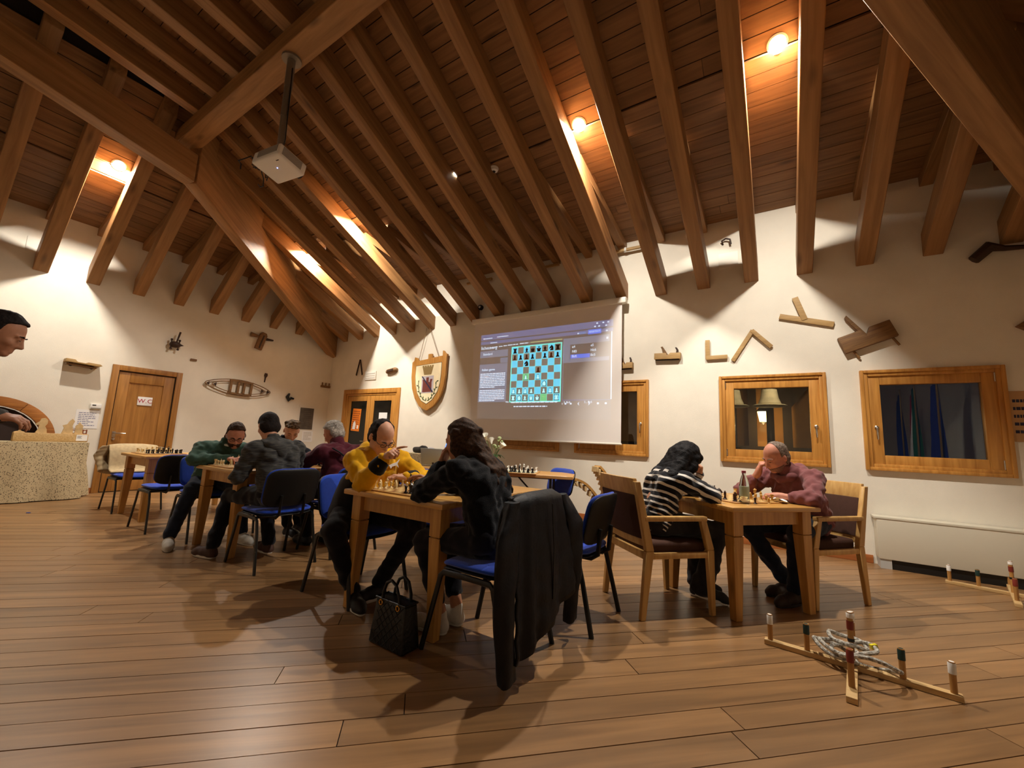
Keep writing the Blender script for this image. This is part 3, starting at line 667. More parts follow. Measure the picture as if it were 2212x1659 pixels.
t = wall_thing('cover_plate', 'square cream cover plate on the upper wall among the rafters', 'cover', 'back', 8.89, 3.74); MB().span((-.12, -.11, 0), (.12, .11, .008)).build('plate', m_case, t, bevel=.003)
t = wall_thing('wire_hook', 'loose end of dark cable poking from the upper wall', 'cable', 'back', 8.87, 4.0); MB().tube([(-.04, -.02, 0), (-.05, .02, .04), (0, .04, .05), (.05, .02, .05), (.06, -.05, .04)], .012, 6).build('wire', m_darkw, t, smooth=True)
for x, z, nm in ((4.62, 4.17, 'leftmost'), (6.03, 4.17, 'middle'), (7.46, 4.17, 'rightmost')):
    t = wall_thing('track_spotlight', 'small unlit spotlight on a wooden batten under the eaves, %s of three' % nm, 'spotlight', 'back', x, z, 0, .02, 'unlit spotlights above the screen')
    MB().span((-.3, -.02, .05), (.3, .02, .09)).build('batten', m_pale, t, bevel=.004); MB().lathe([(.0001, 0), (.018, 0), (.024, -.06), (.0001, -.06)], 10, rotx(R(70)), (.02, -.03, .09)).build('spot_head', m_white, t, smooth=True)
# ---- left wall
t = wall_thing('spokeshave_rack', 'pale wooden bench vice with two pegs, nearest the toilet door on its left', 'tool', 'left', -4.39, 2.06, R(-4))
MB().prism([(-.19, -.02), (.2, -.02), (.23, .0), (.2, .02), (.06, .02), (.03, .0), (-.06, .0), (-.09, .03), (-.19, .03)], .17).build('jaw', m_pale, t, bevel=.004); MB().span((-.17, -.06, .03), (.17, -.035, .13)).build('lower_jaw', m_old, t)
for u in (-.12, .12): MB().lathe([(.0001, .02), (.03, .02), (.03, .0), (.014, -.02), (.02, -.05), (.0001, -.06)], 10, rotx(R(-90)), (u, -.02, .1)).build('screw', m_darkw, t, smooth=True)
t = wall_thing('wooden_winder', 'dark turned wooden winder with knobs and a long handle', 'tool', 'left', -3.24, 2.62)
w = MB(); w.sphere((0, 0, .08), (.09, .06, .06)); w.prism([(.06, -.03), (.13, 0), (.06, .03)], .04, None, .06); w.build('hub', m_darkw, t, smooth=True)
for u, v in ((-.06, .1), (.06, .1), (-.06, -.12), (.05, -.12)): MB().lathe([(.012, 0), (.01, .06), (.02, .08), (.018, .1), (.0001, .105)], 8, rotx(R(-90 if v > 0 else 90)), (u, 0, .08)).build('knob', m_darkw, t, smooth=True)
MB().tube([(.01, .04, .1), (.04, .24, .12)], [.012, .016], 8).build('handle', m_darkw, t)
t = wall_thing('small_block', 'tiny brown wooden block beside the winder', 'tool', 'left', -2.9, 2.4); MB().span((-.05, -.02, 0), (.05, .02, .03)).build('block', m_old, t, bevel=.006)
t = wall_thing('wooden_drill', 'cross-shaped wooden plane hung head up beneath the left rafters', 'tool', 'left', -1.75, 3.04, R(-14))
MB().prism([(-.07, -.2), (.07, -.2), (.07, .14), (.04, .19), (-.04, .19), (-.07, .14)], .07).build('stock', m_old, t, bevel=.01); MB().span((-.012, -.18, .07), (.012, .12, .08)).build('groove', m_darkw, t)
MB().tube([(-.24, .04, .04), (-.1, .06, .05)], [.05, .03], 8).build('left_grip', m_old, t, smooth=True); MB().prism([(.06, .04), (.22, .1), (.22, .13), (.06, .1)], .05, None, .01).build('right_wing', m_darkw, t)
t = wall_thing('snowshoe_frame', 'long pointed wooden sledge frame like a boat with a slatted centre', 'tool', 'left', -2.06, 1.97, R(-2.5), .03)
def boat(a, b, n=14): return [(a*math.cos(2*math.pi*i/n)*1.0, b*math.sin(2*math.pi*i/n)*(1-.35*abs(math.cos(2*math.pi*i/n))**2), .03) for i in range(n)]
MB().tube(boat(.62, .16, 28), .009, 6, closed=True).build('outer_hoop', m_old, t, smooth=True); MB().tube(boat(.5, .125, 28), .008, 6, closed=True).build('inner_hoop', m_old, t, smooth=True)
for u in (-.17, -.03, .08, .22): MB().span((u-.02, -.13, .02), (u+.02, .13, .055)).build('crosspiece', m_old, t)
for v in (-.13, .13): MB().span((-.2, v-.018, .02), (.24, v+.018, .055)).build('rail', m_old, t)
for u in (-.6, .6, -.48, .48): MB().prism([(u+.05*(1 if u < 0 else -1), -.035), (u, 0), (u+.05*(1 if u < 0 else -1), .035)], .03, None, .02).build('tip', m_darkw, t)
t = wall_thing('wooden_paddle', 'tiny dark wooden paddle above the boat-shaped frame', 'tool', 'left', -1.555, 2.26, R(-5)); MB().prism([(-.01, -.1), (.01, -.1), (.012, .0), (.035, .05), (.025, .1), (-.025, .1), (-.035, .05), (-.012, .0)], .015).build('blade', m_darkw, t)
t = wall_thing('iron_hook', 'small black curved tool left of the dark plaque', 'tool', 'left', -.97, 1.9); MB().tube([(-.03, .08, .03), (-.07, .0, .03), (-.03, -.07, .03), (.02, -.02, .03), (.08, -.03, .03)], [.02, .04, .04, .03, .02], 8).build('hook', m_blackp, t, smooth=True)
t = wall_thing('coat_rail', 'short wooden rail with upright pegs in the room corner', 'rail', 'left', -.13, 2.28); MB().span((-.12, -.05, 0), (.11, .0, .05)).build('rail', m_old, t)
for u in (-.09, 0, .09): MB().span((u-.012, 0, .015), (u+.012, .07, .035)).build('peg', m_old, t)
t = wall_thing('memorial_plaque', 'dark stone plaque on a cream mount near the room corner', 'plaque', 'left', -.525, 1.44)
MB().span((-.2, -.29, 0), (.22, .31, .006)).build('mount', m_case, t); MB().span((-.165, -.25, .006), (.165, .25, .02)).build('slate', mat('slate', '#5a5146', rough=.55, var=.2, vscale=9), t, bevel=.003)
mb = MB(); rr = random.Random(3)
for i in range(9): v = .19-i*.045; L = rr.uniform(.08, .13); mb.span((-L, v-.006, .02), (L, v+.006, .022))
mb.build('print', mat('plaque_letters', '#463f37', rough=.5), t)['kind'] = 'stuff'
sheet_on('left', -.45, 1.03, .26, .26, 'white printed sheet below the dark plaque', m_paper, 6, seed=5, inkm=mat('grey_ink', '#b5aa9a', rough=.8))
t = wall_thing('thermostat', 'small cream thermostat left of the toilet door', 'thermostat', 'left', -4.125, 1.39); MB().span((-.065, -.045, 0), (.065, .045, .03)).build('housing', m_white, t, bevel=.006); MB().span((-.06, -.04, .03), (.06, -.02, .034)).build('label_strip', mat('grey_strip', '#8a8272', rough=.6), t); MB().span((-.045, .012, .03), (.0, .028, .032)).build('display', m_blackp, t)
sheet_on('left', -4.2, 1.18, .27, .3, 'white printed instruction sheet left of the toilet door', m_paper, 8, seed=6, inkm=mat('blue_grey_ink', '#7a7c98', rough=.8))
t = wall_thing('cover_plate', 'square plaster cover plate high on the left wall', 'cover', 'left', -5.05, 3.75); MB().span((-.14, -.12, 0), (.14, .12, .008)).build('plate', m_case, t, bevel=.003)
# ---- smoke detector
t = thing('smoke_detector', 'round white smoke detector between rafters right of the middle lamp', 'detector', (6.35, -2.1, cz_back(2.1))); MB().lathe([(.0001, -.05), (.035, -.05), (.05, -.04), (.055, -.02), (.06, -.018), (.06, 0)], 18).build('housing', m_white, t, smooth=True); MB().lathe([(.0001, -.056), (.02, -.056), (.022, -.05)], 12).build('sensor', m_blackp, t, smooth=True)
# ---- projector on a pole
t = thing('ceiling_projector', 'white projector on a grey pole hanging from the ridge beam', 'projector', (5.02, -4.13, 3.96))
m_pole = mat('pole_grey', '#8a7f72', rough=.45, metal=.5)
MB().tube([(0, 0, .1), (0, 0, .55)], .034, 14).build('pole', m_pole, t, smooth=True); MB().tube([(0, 0, .53), (0, 0, .9)], .038, 14).build('pole', m_pole, t, smooth=True); MB().tube([(0, 0, .88), (0, 0, 1.24)], .042, 14).build('pole', m_pole, t, smooth=True)
MB().lathe([(.0001, 1.215), (.1, 1.215), (.1, 1.24), (.0001, 1.24)], 16).build('ceiling_plate', m_pole, t, smooth=True)
PJ = rotz(R(8)) @ rotx(R(-9)); PJ4 = PJ.to_4x4()
body = MB().span((-.21, -.16, -.09), (.21, .16, .05)).build('housing', m_white, t, bevel=.025, bseg=3); body.matrix_local = Matrix.Translation((.0, .02, 0)) @ PJ4
MB().span((.2, -.12, -.06), (.215, .1, .03)).build('vent_grille', mat('grille_grey', '#9a958c', rough=.6), body); MB().span((-.12, -.166, -.05), (.18, -.158, .03)).build('rear_grille', MATS['grille_grey'], body)
MB().lathe([(.0001, .0), (.055, .0), (.06, .03), (.05, .035), (.0001, .03)], 16, rotx(R(-90)), (.1, .155, -.01)).build('lens', m_blackp, body, smooth=True)
MB().sphere((.02, -.02, -.09), .006, 8, 6).build('power_light', mat('blue_led', '#4060ff', emis=(.2, .3, 1), estr=6), body)
mb = MB(); mb.span((.1, -.1, -.0912), (.14, -.09, -.09)); mb.build('model_mark', m_blackp, body)
rr = random.Random(9)
for k in range(6):
    P = [Vector((-.21, -.05+rr.uniform(-.08, .06), rr.uniform(-.03, .04)))]
    for j in range(6): P.append(P[-1]+Vector((rr.uniform(-.05, .03), rr.uniform(-.05, .04), rr.uniform(-.06, .05))))
    MB().tube(P, .006, 6).build('cable', m_blackp, t, smooth=True)
MB().tube([(-.2, -.04, .02), (-.14, -.02, .16), (-.02, .03, .1), (.045, .02, .25), (.045, .0, 1.1)], .006, 6).build('cable', m_blackp, t, smooth=True)
for a in (0, 90, 180, 270): MB().tube([(.0, 0, .12), (.11*math.cos(R(a+45)), .09*math.sin(R(a+45)), .045)], .008, 6).build('mount_arm', m_pole, t)
# ================================================================== OUTSIDE THE WINDOWS
m_ow = mat('outside_plaster', '#c98f4e', rough=.9, var=.12, vscale=3); m_ot = mat('outside_timber', '#2a1c12', rough=.8)
ob = thing('neighbouring_building', 'dark timbered porch with warm lit plaster wall seen through the window', 'building', (9.6, 4.2, 0))
MB().span((-4, 0, -.5), (1.3, .2, 4)).build('plaster_wall', m_ow, ob)
for x in (-1.95, -1.35, -.65, -.05, .55, 1.2): MB().span((x-.075, -.5, -.5), (x+.075, -.35, 3.2)).build('post', m_ot, ob)
MB().span((-4, -.55, -.5), (1.3, -.3, 1.25)).build('parapet', m_ot, ob); MB().span((-4, -.7, 2.45), (1.3, -.3, 2.75)).build('lintel', m_ot, ob); MB().span((-4, -.7, 2.75), (1.3, .1, 4.2)).build('upper_wall', m_ot, ob)
for x in (-1.35, -.05): 
    for s in (-1, 1): MB().prism([(x, 1.95), (x+s*.42, 2.5), (x, 2.5)][::s], .1, Matrix(((1, 0, 0), (0, 0, -1), (0, 1, 0))), .36).build('brace', m_ot, ob)
for x in (-1.65, -.35, .85): MB().span((x-.28, -.2, 1.2), (x+.28, -.02, 1.36)).build('sill', m_ow, ob)
la = thing('hanging_lantern', 'lit yellow lantern hanging outside the window', 'lantern', (9.15, 3.3, 1.72))
m_lg = mat('lantern_glass', '#ffd27a', emis=(1, .72, .25), estr=9)
MB().lathe([(.06, 0), (.095, .2)], 6).build('glass', m_lg, la); MB().lathe([(.12, .2), (.07, .27), (.03, .3), (.012, .36), (.0001, .36)], 8).build('cap', m_iron, la); MB().lathe([(.0001, -.06), (.02, -.04), (.06, 0), (.0001, 0)], 8).build('foot', m_iron, la); MB().tube([(0, 0, .35), (0, 0, .75), (0, .25, .95)], .008, 6).build('chain', m_iron, la)
ll = bpy.data.lights.new('lantern_light', 'POINT'); ll.energy = 14; ll.color = (1, .66, .28); ll.shadow_soft_size = .08; lo = bpy.data.objects.new('lantern_light', ll); COL.objects.link(lo); lo.parent = la; lo.location = (0, -.05, -.12)
for i, x in enumerate((8.8, 9.29)):
    t = thing('staddle_stone', 'pale domed stone on a dark post outside the lantern window, %s' % ('left one' if i == 0 else 'right one'), 'granary post', (x, 1.2, -.5), group='staddle stones outside')
    MB().tube([(0, 0, 0), (0, 0, 2.3)], .05, 10).build('post', m_ot, t); MB().lathe([(.0001, 2.32), (.2, 2.32), (.23, 2.335), (.2, 2.35), (.0001, 2.35)], 24).build('stone_disc', mat('stone_pale', '#cfc3aa', rough=.8, var=.12, vscale=12), t, smooth=True)
    MB().lathe([(.0001, 2.58), (.1, 2.58), (.12, 2.45), (.15, 2.37), (.14, 2.345)], 20).build('dome', MATS['stone_pale'], t, smooth=True)
t = thing('added_lamp', 'small unseen lamp added outside above the lantern window', 'lamp', (9.6, .31, 2.5)); MB().span((-.06, 0, -.05), (.06, .05, .05)).build('bracket', m_iron, t); MB().sphere((0, .12, -.04), .06, 12, 8).build('globe', m_lg, t, smooth=True)  # unseen lamp, added to brighten the domed stones outside
ll = bpy.data.lights.new('added_light', 'POINT'); ll.energy = 16; ll.color = (1, .8, .5); ll.shadow_soft_size = .06; lo = bpy.data.objects.new('added_light', ll); COL.objects.link(lo); lo.parent = t; lo.location = (0, .22, -.06)
b = MB().span((5, .35, -.6), (14, 8, -.5)).build('outside_ground', mat('outside_ground', '#1a1712', rough=.9)); structure(b, 'dark ground outside the windows', 'ground')
# ---- flags by the right wall, mirrored in the window
def flag(x, y, cols, label, h=2.6):
    t = thing('flag_on_pole', label, 'flag', (x, y, 0), group='flags by the right wall')
    MB().lathe([(.0001, 0), (.16, 0), (.16, .03), (.03, .06), (.0001, .06)], 16).build('base', m_iron, t, smooth=True)
    MB().tube([(0, 0, .05), (0, .1, h)], .015, 8).build('pole', mat('brass_pole', '#c0a060', rough=.3, metal=.9), t, smooth=True)
    n = len(cols)
    for k, cname in enumerate(cols):
        vs = []; fs = []
        for i in range(9):
            for j in range(5):
                f = i/8; g_ = (k+j/4)/n; z = h-.05-f*1.5-g_*.25; yy = .1-.02-g_*.6*(.5+.5*f); xx = .05*math.sin(g_*14+f*2)*(.4+f)
                vs.append((xx, yy, z))
        for i in range(8):
            for j in range(4): a = i*5+j; fs.append((a, a+1, a+6, a+5))
        MB().add(vs, fs).build('cloth', mat('flag_'+cname, {'green': '#0f6a3a', 'white': '#e8e8e8', 'red': '#b01e22', 'blue': '#142a86'}[cname], rough=.8), t, smooth=True)
    return t
flag(11.6, -4.6, ['green', 'white', 'red'], 'green white and red flag mirrored in the right window'); flag(11.6, -3.3, ['blue', 'blue', 'blue'], 'blue flag mirrored right of the tricolour in the window'); flag(11.6, -5.7, ['blue', 'blue'], 'blue flag mirrored at the left edge of the right window')

for o in bpy.data.objects:
    if o.name.split('.')[0] in ('print', 'lettering', 'figure'): o['kind'] = 'stuff'
# ================================================================== TABLES AND CHAIRS
m_pine = wood('table_pine', '#b47f3a', '#d8a55a', axis=0, scale=1.2, rough=.32, rnd=.05, spec=.5, coat=.25)
m_pinel = wood('table_pine_leg', '#a87434', '#cc9950', axis=2, scale=1.2, rough=.36, rnd=.05, spec=.45)
def make_table(label, loc, L, Wd, rz=0., H=.765, ov=.045, legw=.085):
    """top L (local x) by Wd (local y)"""
    t = thing('wooden_table', label, 'table', loc, rz)
    MB().span((-L/2, -Wd/2, H-.034), (L/2, Wd/2, H)).build('tabletop', m_pine, t, bevel=.009, bseg=2)
    ap = MB(); a, c = L/2-ov-legw/2, Wd/2-ov-legw/2
    for s in (-1, 1):
        MB().span((-a, s*c-.012, H-.134), (a, s*c+.012, H-.034)).build('apron', m_pinel, t); MB().span((s*a-.012, -c, H-.134), (s*a+.012, c, H-.034)).build('apron', m_pinel, t)
    for sx in (-1, 1):
        for sy in (-1, 1):
            x, y = sx*a, sy*c; w = legw/2; f = .028
            b = MB(); b.span((x-w, y-w, H-.2), (x+w, y+w, H-.034))
            n = w-.006; b.span((x-n, y-n, H-.206), (x+n, y+n, H-.199))
            ix, iy = x+sx*(w-f), y+sy*(w-f)      # the taper is taken from the inner faces
            b.hexa([(ix-f, iy-f, 0), (ix+f, iy-f, 0), (ix+f, iy+f, 0), (ix-f, iy+f, 0)], [(x-w, y-w, H-.206), (x+w, y-w, H-.206), (x+w, y+w, H-.206), (x-w, y+w, H-.206)])
            b.build('leg', m_pinel, t, bevel=.003, bseg=1)
    return t
T1 = make_table('pine table with tapered legs between the yellow hoodie man and the woman in black', (7.31, -3.67, 0), .9, 1.2)
T2 = make_table('pine table between the green sweater man and the dark hoodie man', (4.9, -3.67, 0), .84, 1.2)
T3 = make_table('pine table with a set chessboard in front of the toilet door', (2.65, -3.67, 0), .9, 1.2)
T4A = R(49)
T4 = make_table('square pine table between the striped sweater woman and the pink hoodie man', (9.06, -2.26, 0), .8, .8, T4A, .755)
# ---- blue visitor chair, facing local +x
m_bluef = mat('blue_fabric', '#1c44b4', rough=.85, spec=.2, bump=.3, bscale=300, sheen=.3, var=.06, vscale=30); m_shell = mat('black_shell', '#171615', rough=.5, spec=.4); m_tube = mat('black_tube', '#121212', rough=.35, spec=.5)
def cushion(name, fn, n=10, th=.03, m=None, parent=None):
    """rounded pad: fn(u, v) -> (point, normal) for u, v in -1..1 of a superellipse"""
    vs = []; fs = []; rings = 6; seg = 28
    def P(r, k, side):
        a = 2*math.pi*k/seg; c, s = math.cos(a), math.sin(a); e = .42
        u = r*math.copysign(abs(c)**e, c); v = r*math.copysign(abs(s)**e, s)
        p, nn = fn(u, v); edge = math.sqrt(max(0, 1-r**6)); return p+nn*(side*th/2*edge)
    rr = [0.0001, .4, .7, .86, .95, .99, 1.0]
    idx = []
    for side, seq in ((1, rr), (-1, rr[-2::-1])):
        for r in seq:
            idx.append([len(vs)+k for k in range(seg)]); vs += [P(r, k, side) for k in range(seg)]
    for i in range(len(idx)-1):
        for k in range(seg): l = (k+1) % seg; fs.append((idx[i][k], idx[i+1][k], idx[i+1][l], idx[i][l]))
    fs.append(tuple(idx[0])); fs.append(tuple(idx[-1][::-1]))
    return MB().add(vs, fs).build(name, m, parent, smooth=True, angle=80)
def seatfn(z, h): 
    def f(u, v):
        x, y = u*.215, v*.235; zz = z-.018*max(0, u-.5)**2*4+.012*abs(v)**3
        return Vector((x, y, zz+h)), Vector((.0, 0, 1))
    return f
def backfn(off):
    nrm = Vector((math.cos(R(14)), 0, math.sin(R(14))))
    def f(u, v):
        y = u*.23; s = v*.165; z = .66+s*math.cos(R(14)); x = -.245-s*math.sin(R(14))+.035*u*u
        return Vector((x, y, z))+nrm*off, nrm
    return f
def make_blue_chair():
    t = thing('visitor_chair', 'x', 'chair', group='blue upholstered visitor chairs')
    cushion('seat', seatfn(.455, 0), th=.05, m=m_bluef, parent=t); cushion('seat_shell', seatfn(.427, 0), th=.024, m=m_shell, parent=t)
    cushion('backrest', backfn(.012), th=.04, m=m_bluef, parent=t); cushion('back_shell', backfn(-.012), th=.03, m=m_shell, parent=t)
    for s in (-1, 1):
        y = s*.235
        MB().tube([(.27, s*.25, 0), (.2, y, .3), (.175, y, .395), (.155, y, .415), (.0, y, .418)], .0125, 8, sq=(1.35, .85)).build('leg', m_tube, t, smooth=True)
        MB().tube([(-.27, s*.25, 0), (-.2, y, .3), (-.175, y, .395), (-.155, y, .415), (.0, y, .418)], .0125, 8, sq=(1.35, .85)).build('leg', m_tube, t, smooth=True)
        MB().tube([(-.08, s*.1, .412), (-.2, s*.1, .412), (-.245, s*.1, .44), (-.262, s*.1, .6)], .012, 6, sq=(1.3, .8)).build('back_support', m_shell, t, smooth=True)
    for x in (.1, -.1): MB().tube([(x, -.235, .414), (x, .235, .414)], .011, 6).build('crossbar', m_tube, t)
    return t
chair0 = make_blue_chair()
CH = [((6.72, -3.99, 0), 0, 'blue chair under the yellow hoodie man'), ((6.93, -3.40, 0), 4, 'empty blue chair pushed under the far half of the middle table'),
      ((7.97, -4.05, 0), 180, 'blue chair with the black jacket over its back'), ((8.13, -3.35, 0), 180, 'empty blue chair with black back left of the armchairs'),
      ((5.61, -4.03, 0), 178, 'blue chair with black back under the dark grey hoodie man'), ((4.2, -4.0, 0), 0, 'blue chair under the green sweater man'),
      ((4.18, -3.38, 0), 0, 'blue chair under the young man in a dark sweater'), ((5.66, -3.42, 0), 180, 'blue chair under the white-haired man'),
      ((3.5, -4.12, 0), 180, 'empty blue chair with black back at the table by the toilet door'), ((2.0, -4.03, 0), 0, 'blue chair covered by a beige jacket beside the toilet door'),
      ((6.98, -1.5, 0), -113, 'empty blue chair behind the end of the slab table, facing the camera'), ((6.35, -2.72, 0), 80, 'black-backed blue chair behind the man in yellow, facing the slab table')]
for i, (loc, a, lab) in enumerate(CH):
    if i == 0: chair0.location = loc; chair0.rotation_euler = (0, 0, R(a)); chair0['label'] = lab
    else: clone(chair0, loc, R(a), lab)
# ---- beech armchair with brown upholstery, facing local +x
m_beech = wood('beech', '#b98c4e', '#d3aa68', axis=2, scale=1.5, rough=.4, rnd=.04, knots=False); m_brownf = mat('brown_fabric', '#4a332a', rough=.9, spec=.15, bump=.25, bscale=350, var=.05, vscale=30)
def make_armchair():
    t = thing('armchair', 'x', 'armchair', group='beech armchairs with brown upholstery')
    def bar(pts, w, d, name='leg', m=m_beech): return MB().tube(pts, 1., 4, sq=(w, d)).build(name, m, t)
    for s in (-1, 1):
        y = s*.262
        # front leg rises and leans back to carry the arm, back leg rises into the back post
        MB().hexa([(.24, y-.017, 0), (.275, y-.017, 0), (.275, y+.017, 0), (.24, y+.017, 0)], [(.215, y-.02, .44), (.27, y-.02, .44), (.27, y+.02, .44), (.215, y+.02, .44)]).hexa([(.215, y-.02, .44), (.27, y-.02, .44), (.27, y+.02, .44), (.215, y+.02, .44)], [(.165, y-.018, .645), (.21, y-.018, .645), (.21, y+.018, .645), (.165, y+.018, .645)]).build('leg', m_beech, t, bevel=.004, bseg=1)
        MB().hexa([(-.31, y-.017, 0), (-.272, y-.017, 0), (-.272, y+.017, 0), (-.31, y+.017, 0)], [(-.27, y-.02, .44), (-.21, y-.02, .44), (-.21, y+.02, .44), (-.27, y+.02, .44)]).hexa([(-.27, y-.02, .44), (-.21, y-.02, .44), (-.21, y+.02, .44), (-.27, y+.02, .44)], [(-.36, y-.018, .9), (-.315, y-.018, .9), (-.315, y+.018, .9), (-.36, y+.018, .9)]).build('leg', m_beech, t, bevel=.004, bseg=1)
        MB().span((-.28, y-.024, .635), (.215, y+.024, .668)).build('armrest', m_beech, t, bevel=.008); MB().span((-.25, y-.014, .385), (.25, y+.014, .425)).build('side_rail', m_beech, t, bevel=.004)
    MB().span((.22, -.25, .375), (.25, .25, .425)).build('front_rail', m_beech, t, bevel=.004); MB().span((-.26, -.25, .375), (-.23, .25, .425)).build('back_rail', m_beech, t, bevel=.004)
    MB().span((-.235, -.235, .41), (.25, .235, .49)).build('seat', m_brownf, t, bevel=.03, bseg=3)
    def slab(z0, z1, th, hw, off=0.): 
        f = lambda z: -.24-(z-.44)*.217
        n = 8; b = []; vs = []; fs = []
        for i in range(n+1):
            y = -hw+2*hw*i/n; c = .02*(1-(y/hw)**2)
            for (z, d) in ((z0, th/2), (z1, th/2), (z1, -th/2), (z0, -th/2)): vs.append((f(z)+d+off-c, y, z))
        for i in range(n):
            for k in range(4): fs.append((i*4+k, i*4+(k+1) % 4, (i+1)*4+(k+1) % 4, (i+1)*4+k))
        fs += [(0, 3, 2, 1), (n*4, n*4+1, n*4+2, n*4+3)]
        return MB().add(vs, fs)
    slab(.8, .92, .032, .25).build('top_rail', m_beech, t, bevel=.006); slab(.46, .52, .026, .25).build('lower_back_rail', m_beech, t, bevel=.005); slab(.51, .81, .05, .245).build('back_pad', m_brownf, t, bevel=.015)
    return t
arm0 = make_armchair(); arm0.location = (8.58, -2.75, 0); arm0.rotation_euler = (0, 0, R(47)); arm0['label'] = 'beech armchair under the woman in the striped sweater'
clone(arm0, (9.53, -1.76, 0), R(-130), 'beech armchair under the pink hoodie man')
# ---- slab table in front of the screen
m_slab = wood('slab', '#b58348', '#d4a667', axis=0, scale=1., rough=.4, rnd=.03)
t = thing('slab_table', 'long live-edge wooden slab table on black folding legs before the screen', 'table', (6.42, -1.86, 0), R(22)); rr = random.Random(12)
n = 22; top = []; Lh = .98
for i in range(n+1): top.append((-Lh+2*Lh*i/n, -.3+rr.uniform(-.012, .012)))
for i in range(n+1): top.append((Lh-2*Lh*i/n, .3+rr.uniform(-.012, .012)))
MB().prism(top, .038, None, .735).build('tabletop', m_slab, t, bevel=.006, bseg=1)
for s in (-1, 1):
    for q in (-1, 1): MB().tube([(s*.72, q*.24, 0), (s*.72, q*.22, .735)], .016, 8).build('leg', m_tube, t, smooth=True)
    MB().tube([(s*.72, -.23, .3), (s*.72, .23, .3)], .012, 6).build('crossbar', m_tube, t); MB().tube([(s*.72, 0, .3), (s*.3, 0, .72)], .01, 6).build('brace', m_tube, t)
MB().tube([(-.72, 0, .715), (.72, 0, .715)], .014, 6).build('rail', m_tube, t)
# ---- cloth-covered side table behind it
def leopard(name, c1, c2, sc):
    m = mat(name, c1, rough=.9, spec=.1); nt = m.node_tree; b = nt.nodes['Principled BSDF']; tc = _n(nt, 'ShaderNodeTexCoord'); vo = _n(nt, 'ShaderNodeTexVoronoi'); vo.inputs['Scale'].default_value = sc; vo.inputs['Randomness'].default_value = .9
    nz = _n(nt, 'ShaderNodeTexNoise'); nz.inputs['Scale'].default_value = sc*1.5; mxv = _n(nt, 'ShaderNodeVectorMath', operation='MULTIPLY_ADD'); mxv.inputs[1].default_value = (.02, .02, .02); nt.links.new(nz.outputs['Color'], mxv.inputs[0]); nt.links.new(tc.outputs['Object'], mxv.inputs[2]); nt.links.new(mxv.outputs[0], vo.inputs['Vector'])
    cr = _n(nt, 'ShaderNodeMapRange'); cr.inputs[1].default_value = .26; cr.inputs[2].default_value = .34; nt.links.new(vo.outputs['Distance'], cr.inputs[0]); mx = _n(nt, 'ShaderNodeMix', data_type='RGBA'); mx.inputs['A'].default_value = hexc(c2); mx.inputs['B'].default_value = hexc(c1); nt.links.new(cr.outputs[0], mx.inputs['Factor']); nt.links.new(mx.outputs['Result'], b.inputs['Base Color'])
    return m
m_leo = leopard('leopard_cloth', '#c2b08c', '#3e3024', 62)
def draped_cloth(name, x0, x1, y0, y1, z, zb, label, loc, seed=1, amp=.03, open_sides='', rz=0.):
    """a cloth lying on a table top and falling in folds to zb"""
    rr = random.Random(seed); per = []
    def side(a, b, n): return [(a[0]+(b[0]-a[0])*i/n, a[1]+(b[1]-a[1])*i/n) for i in range(n)]
    per = side((x0, y0), (x1, y0), 26)+side((x1, y0), (x1, y1), 26)+side((x1, y1), (x0, y1), 26)+side((x0, y1), (x0, y0), 26)
    n = len(per); cx, cy = (x0+x1)/2, (y0+y1)/2; ph = [rr.uniform(0, 6.28) for _ in range(6)]
    vs = [(cx, cy, z)]; rows = 9
    def fold(k): q = k/n*2*math.pi; return sum(math.sin(q*(4+3*j)+ph[j])/(1+.4*j) for j in range(5))
    for j in range(rows+1):
        f = j/rows
        for k, (x, y) in enumerate(per):
            dx, dy = x-cx, y-cy; ax = abs(dx)/((x1-x0)/2); ay = abs(dy)/((y1-y0)/2); nx, ny = (math.copysign(1, dx), 0) if ax > ay else (0, math.copysign(1, dy)); d = 0 if (nx < 0 and '-x' in open_sides) else amp*f*(.6+fold(k)*.6)
            sag = .02*math.sin(f*3.1)*math.sin(k*.35+ph[0])
            sag = 0 if d == 0 else sag; vs.append((x+nx*(d+sag*f), y+ny*(d+sag*f), z+(zb-z)*f))
    fs = [(0, 1+k, 1+(k+1) % n) for k in range(n)]
    for j in range(rows):
        for k in range(n): a = 1+j*n+k; b = 1+j*n+(k+1) % n; fs.append((a, a+n, b+n, b))
    o = MB().add(vs, fs).build(name, m_leo, None, smooth=True, angle=70); o.location = loc; o.rotation_euler = (0, 0, rz); return tag(o, label, 'tablecloth')
t = thing('side_table', 'low wooden table hidden under a spotted cloth behind the laptops', 'table', (5.0, -1.25, 0)); MB().span((-.62, -.28, .85), (.78, .28, .88)).build('tabletop', m_slab, t)
for sx in (-.55, .7):
    for sy in (-.22, .22): MB().span((sx-.025, sy-.025, 0), (sx+.025, sy+.025, .85)).build('leg', m_pinel, t)
draped_cloth('tablecloth', -.66, .82, -.32, .32, .883, .3, 'spotted brown cloth over the small table behind the laptops', (5.0, -1.25, 0), 3)
draped_cloth('tablecloth', .06, .58, -5.9, -4.24, .823, .012, 'spotted beige cloth hanging to the floor at the left wall', (.01, 0, 0), 5, .07, '-x')
t = thing('exhibit_table', 'trestle table hidden under the floor-length spotted cloth', 'table', (0, 0, 0)); MB().span((.09, -5.85, .79), (.55, -4.28, .82)).build('tabletop', m_slab, t)
for x in (.13, .5):
    for y in (-5.75, -4.4): MB().span((x-.03, y-.03, 0), (x+.03, y+.03, .79)).build('leg', m_pinel, t)
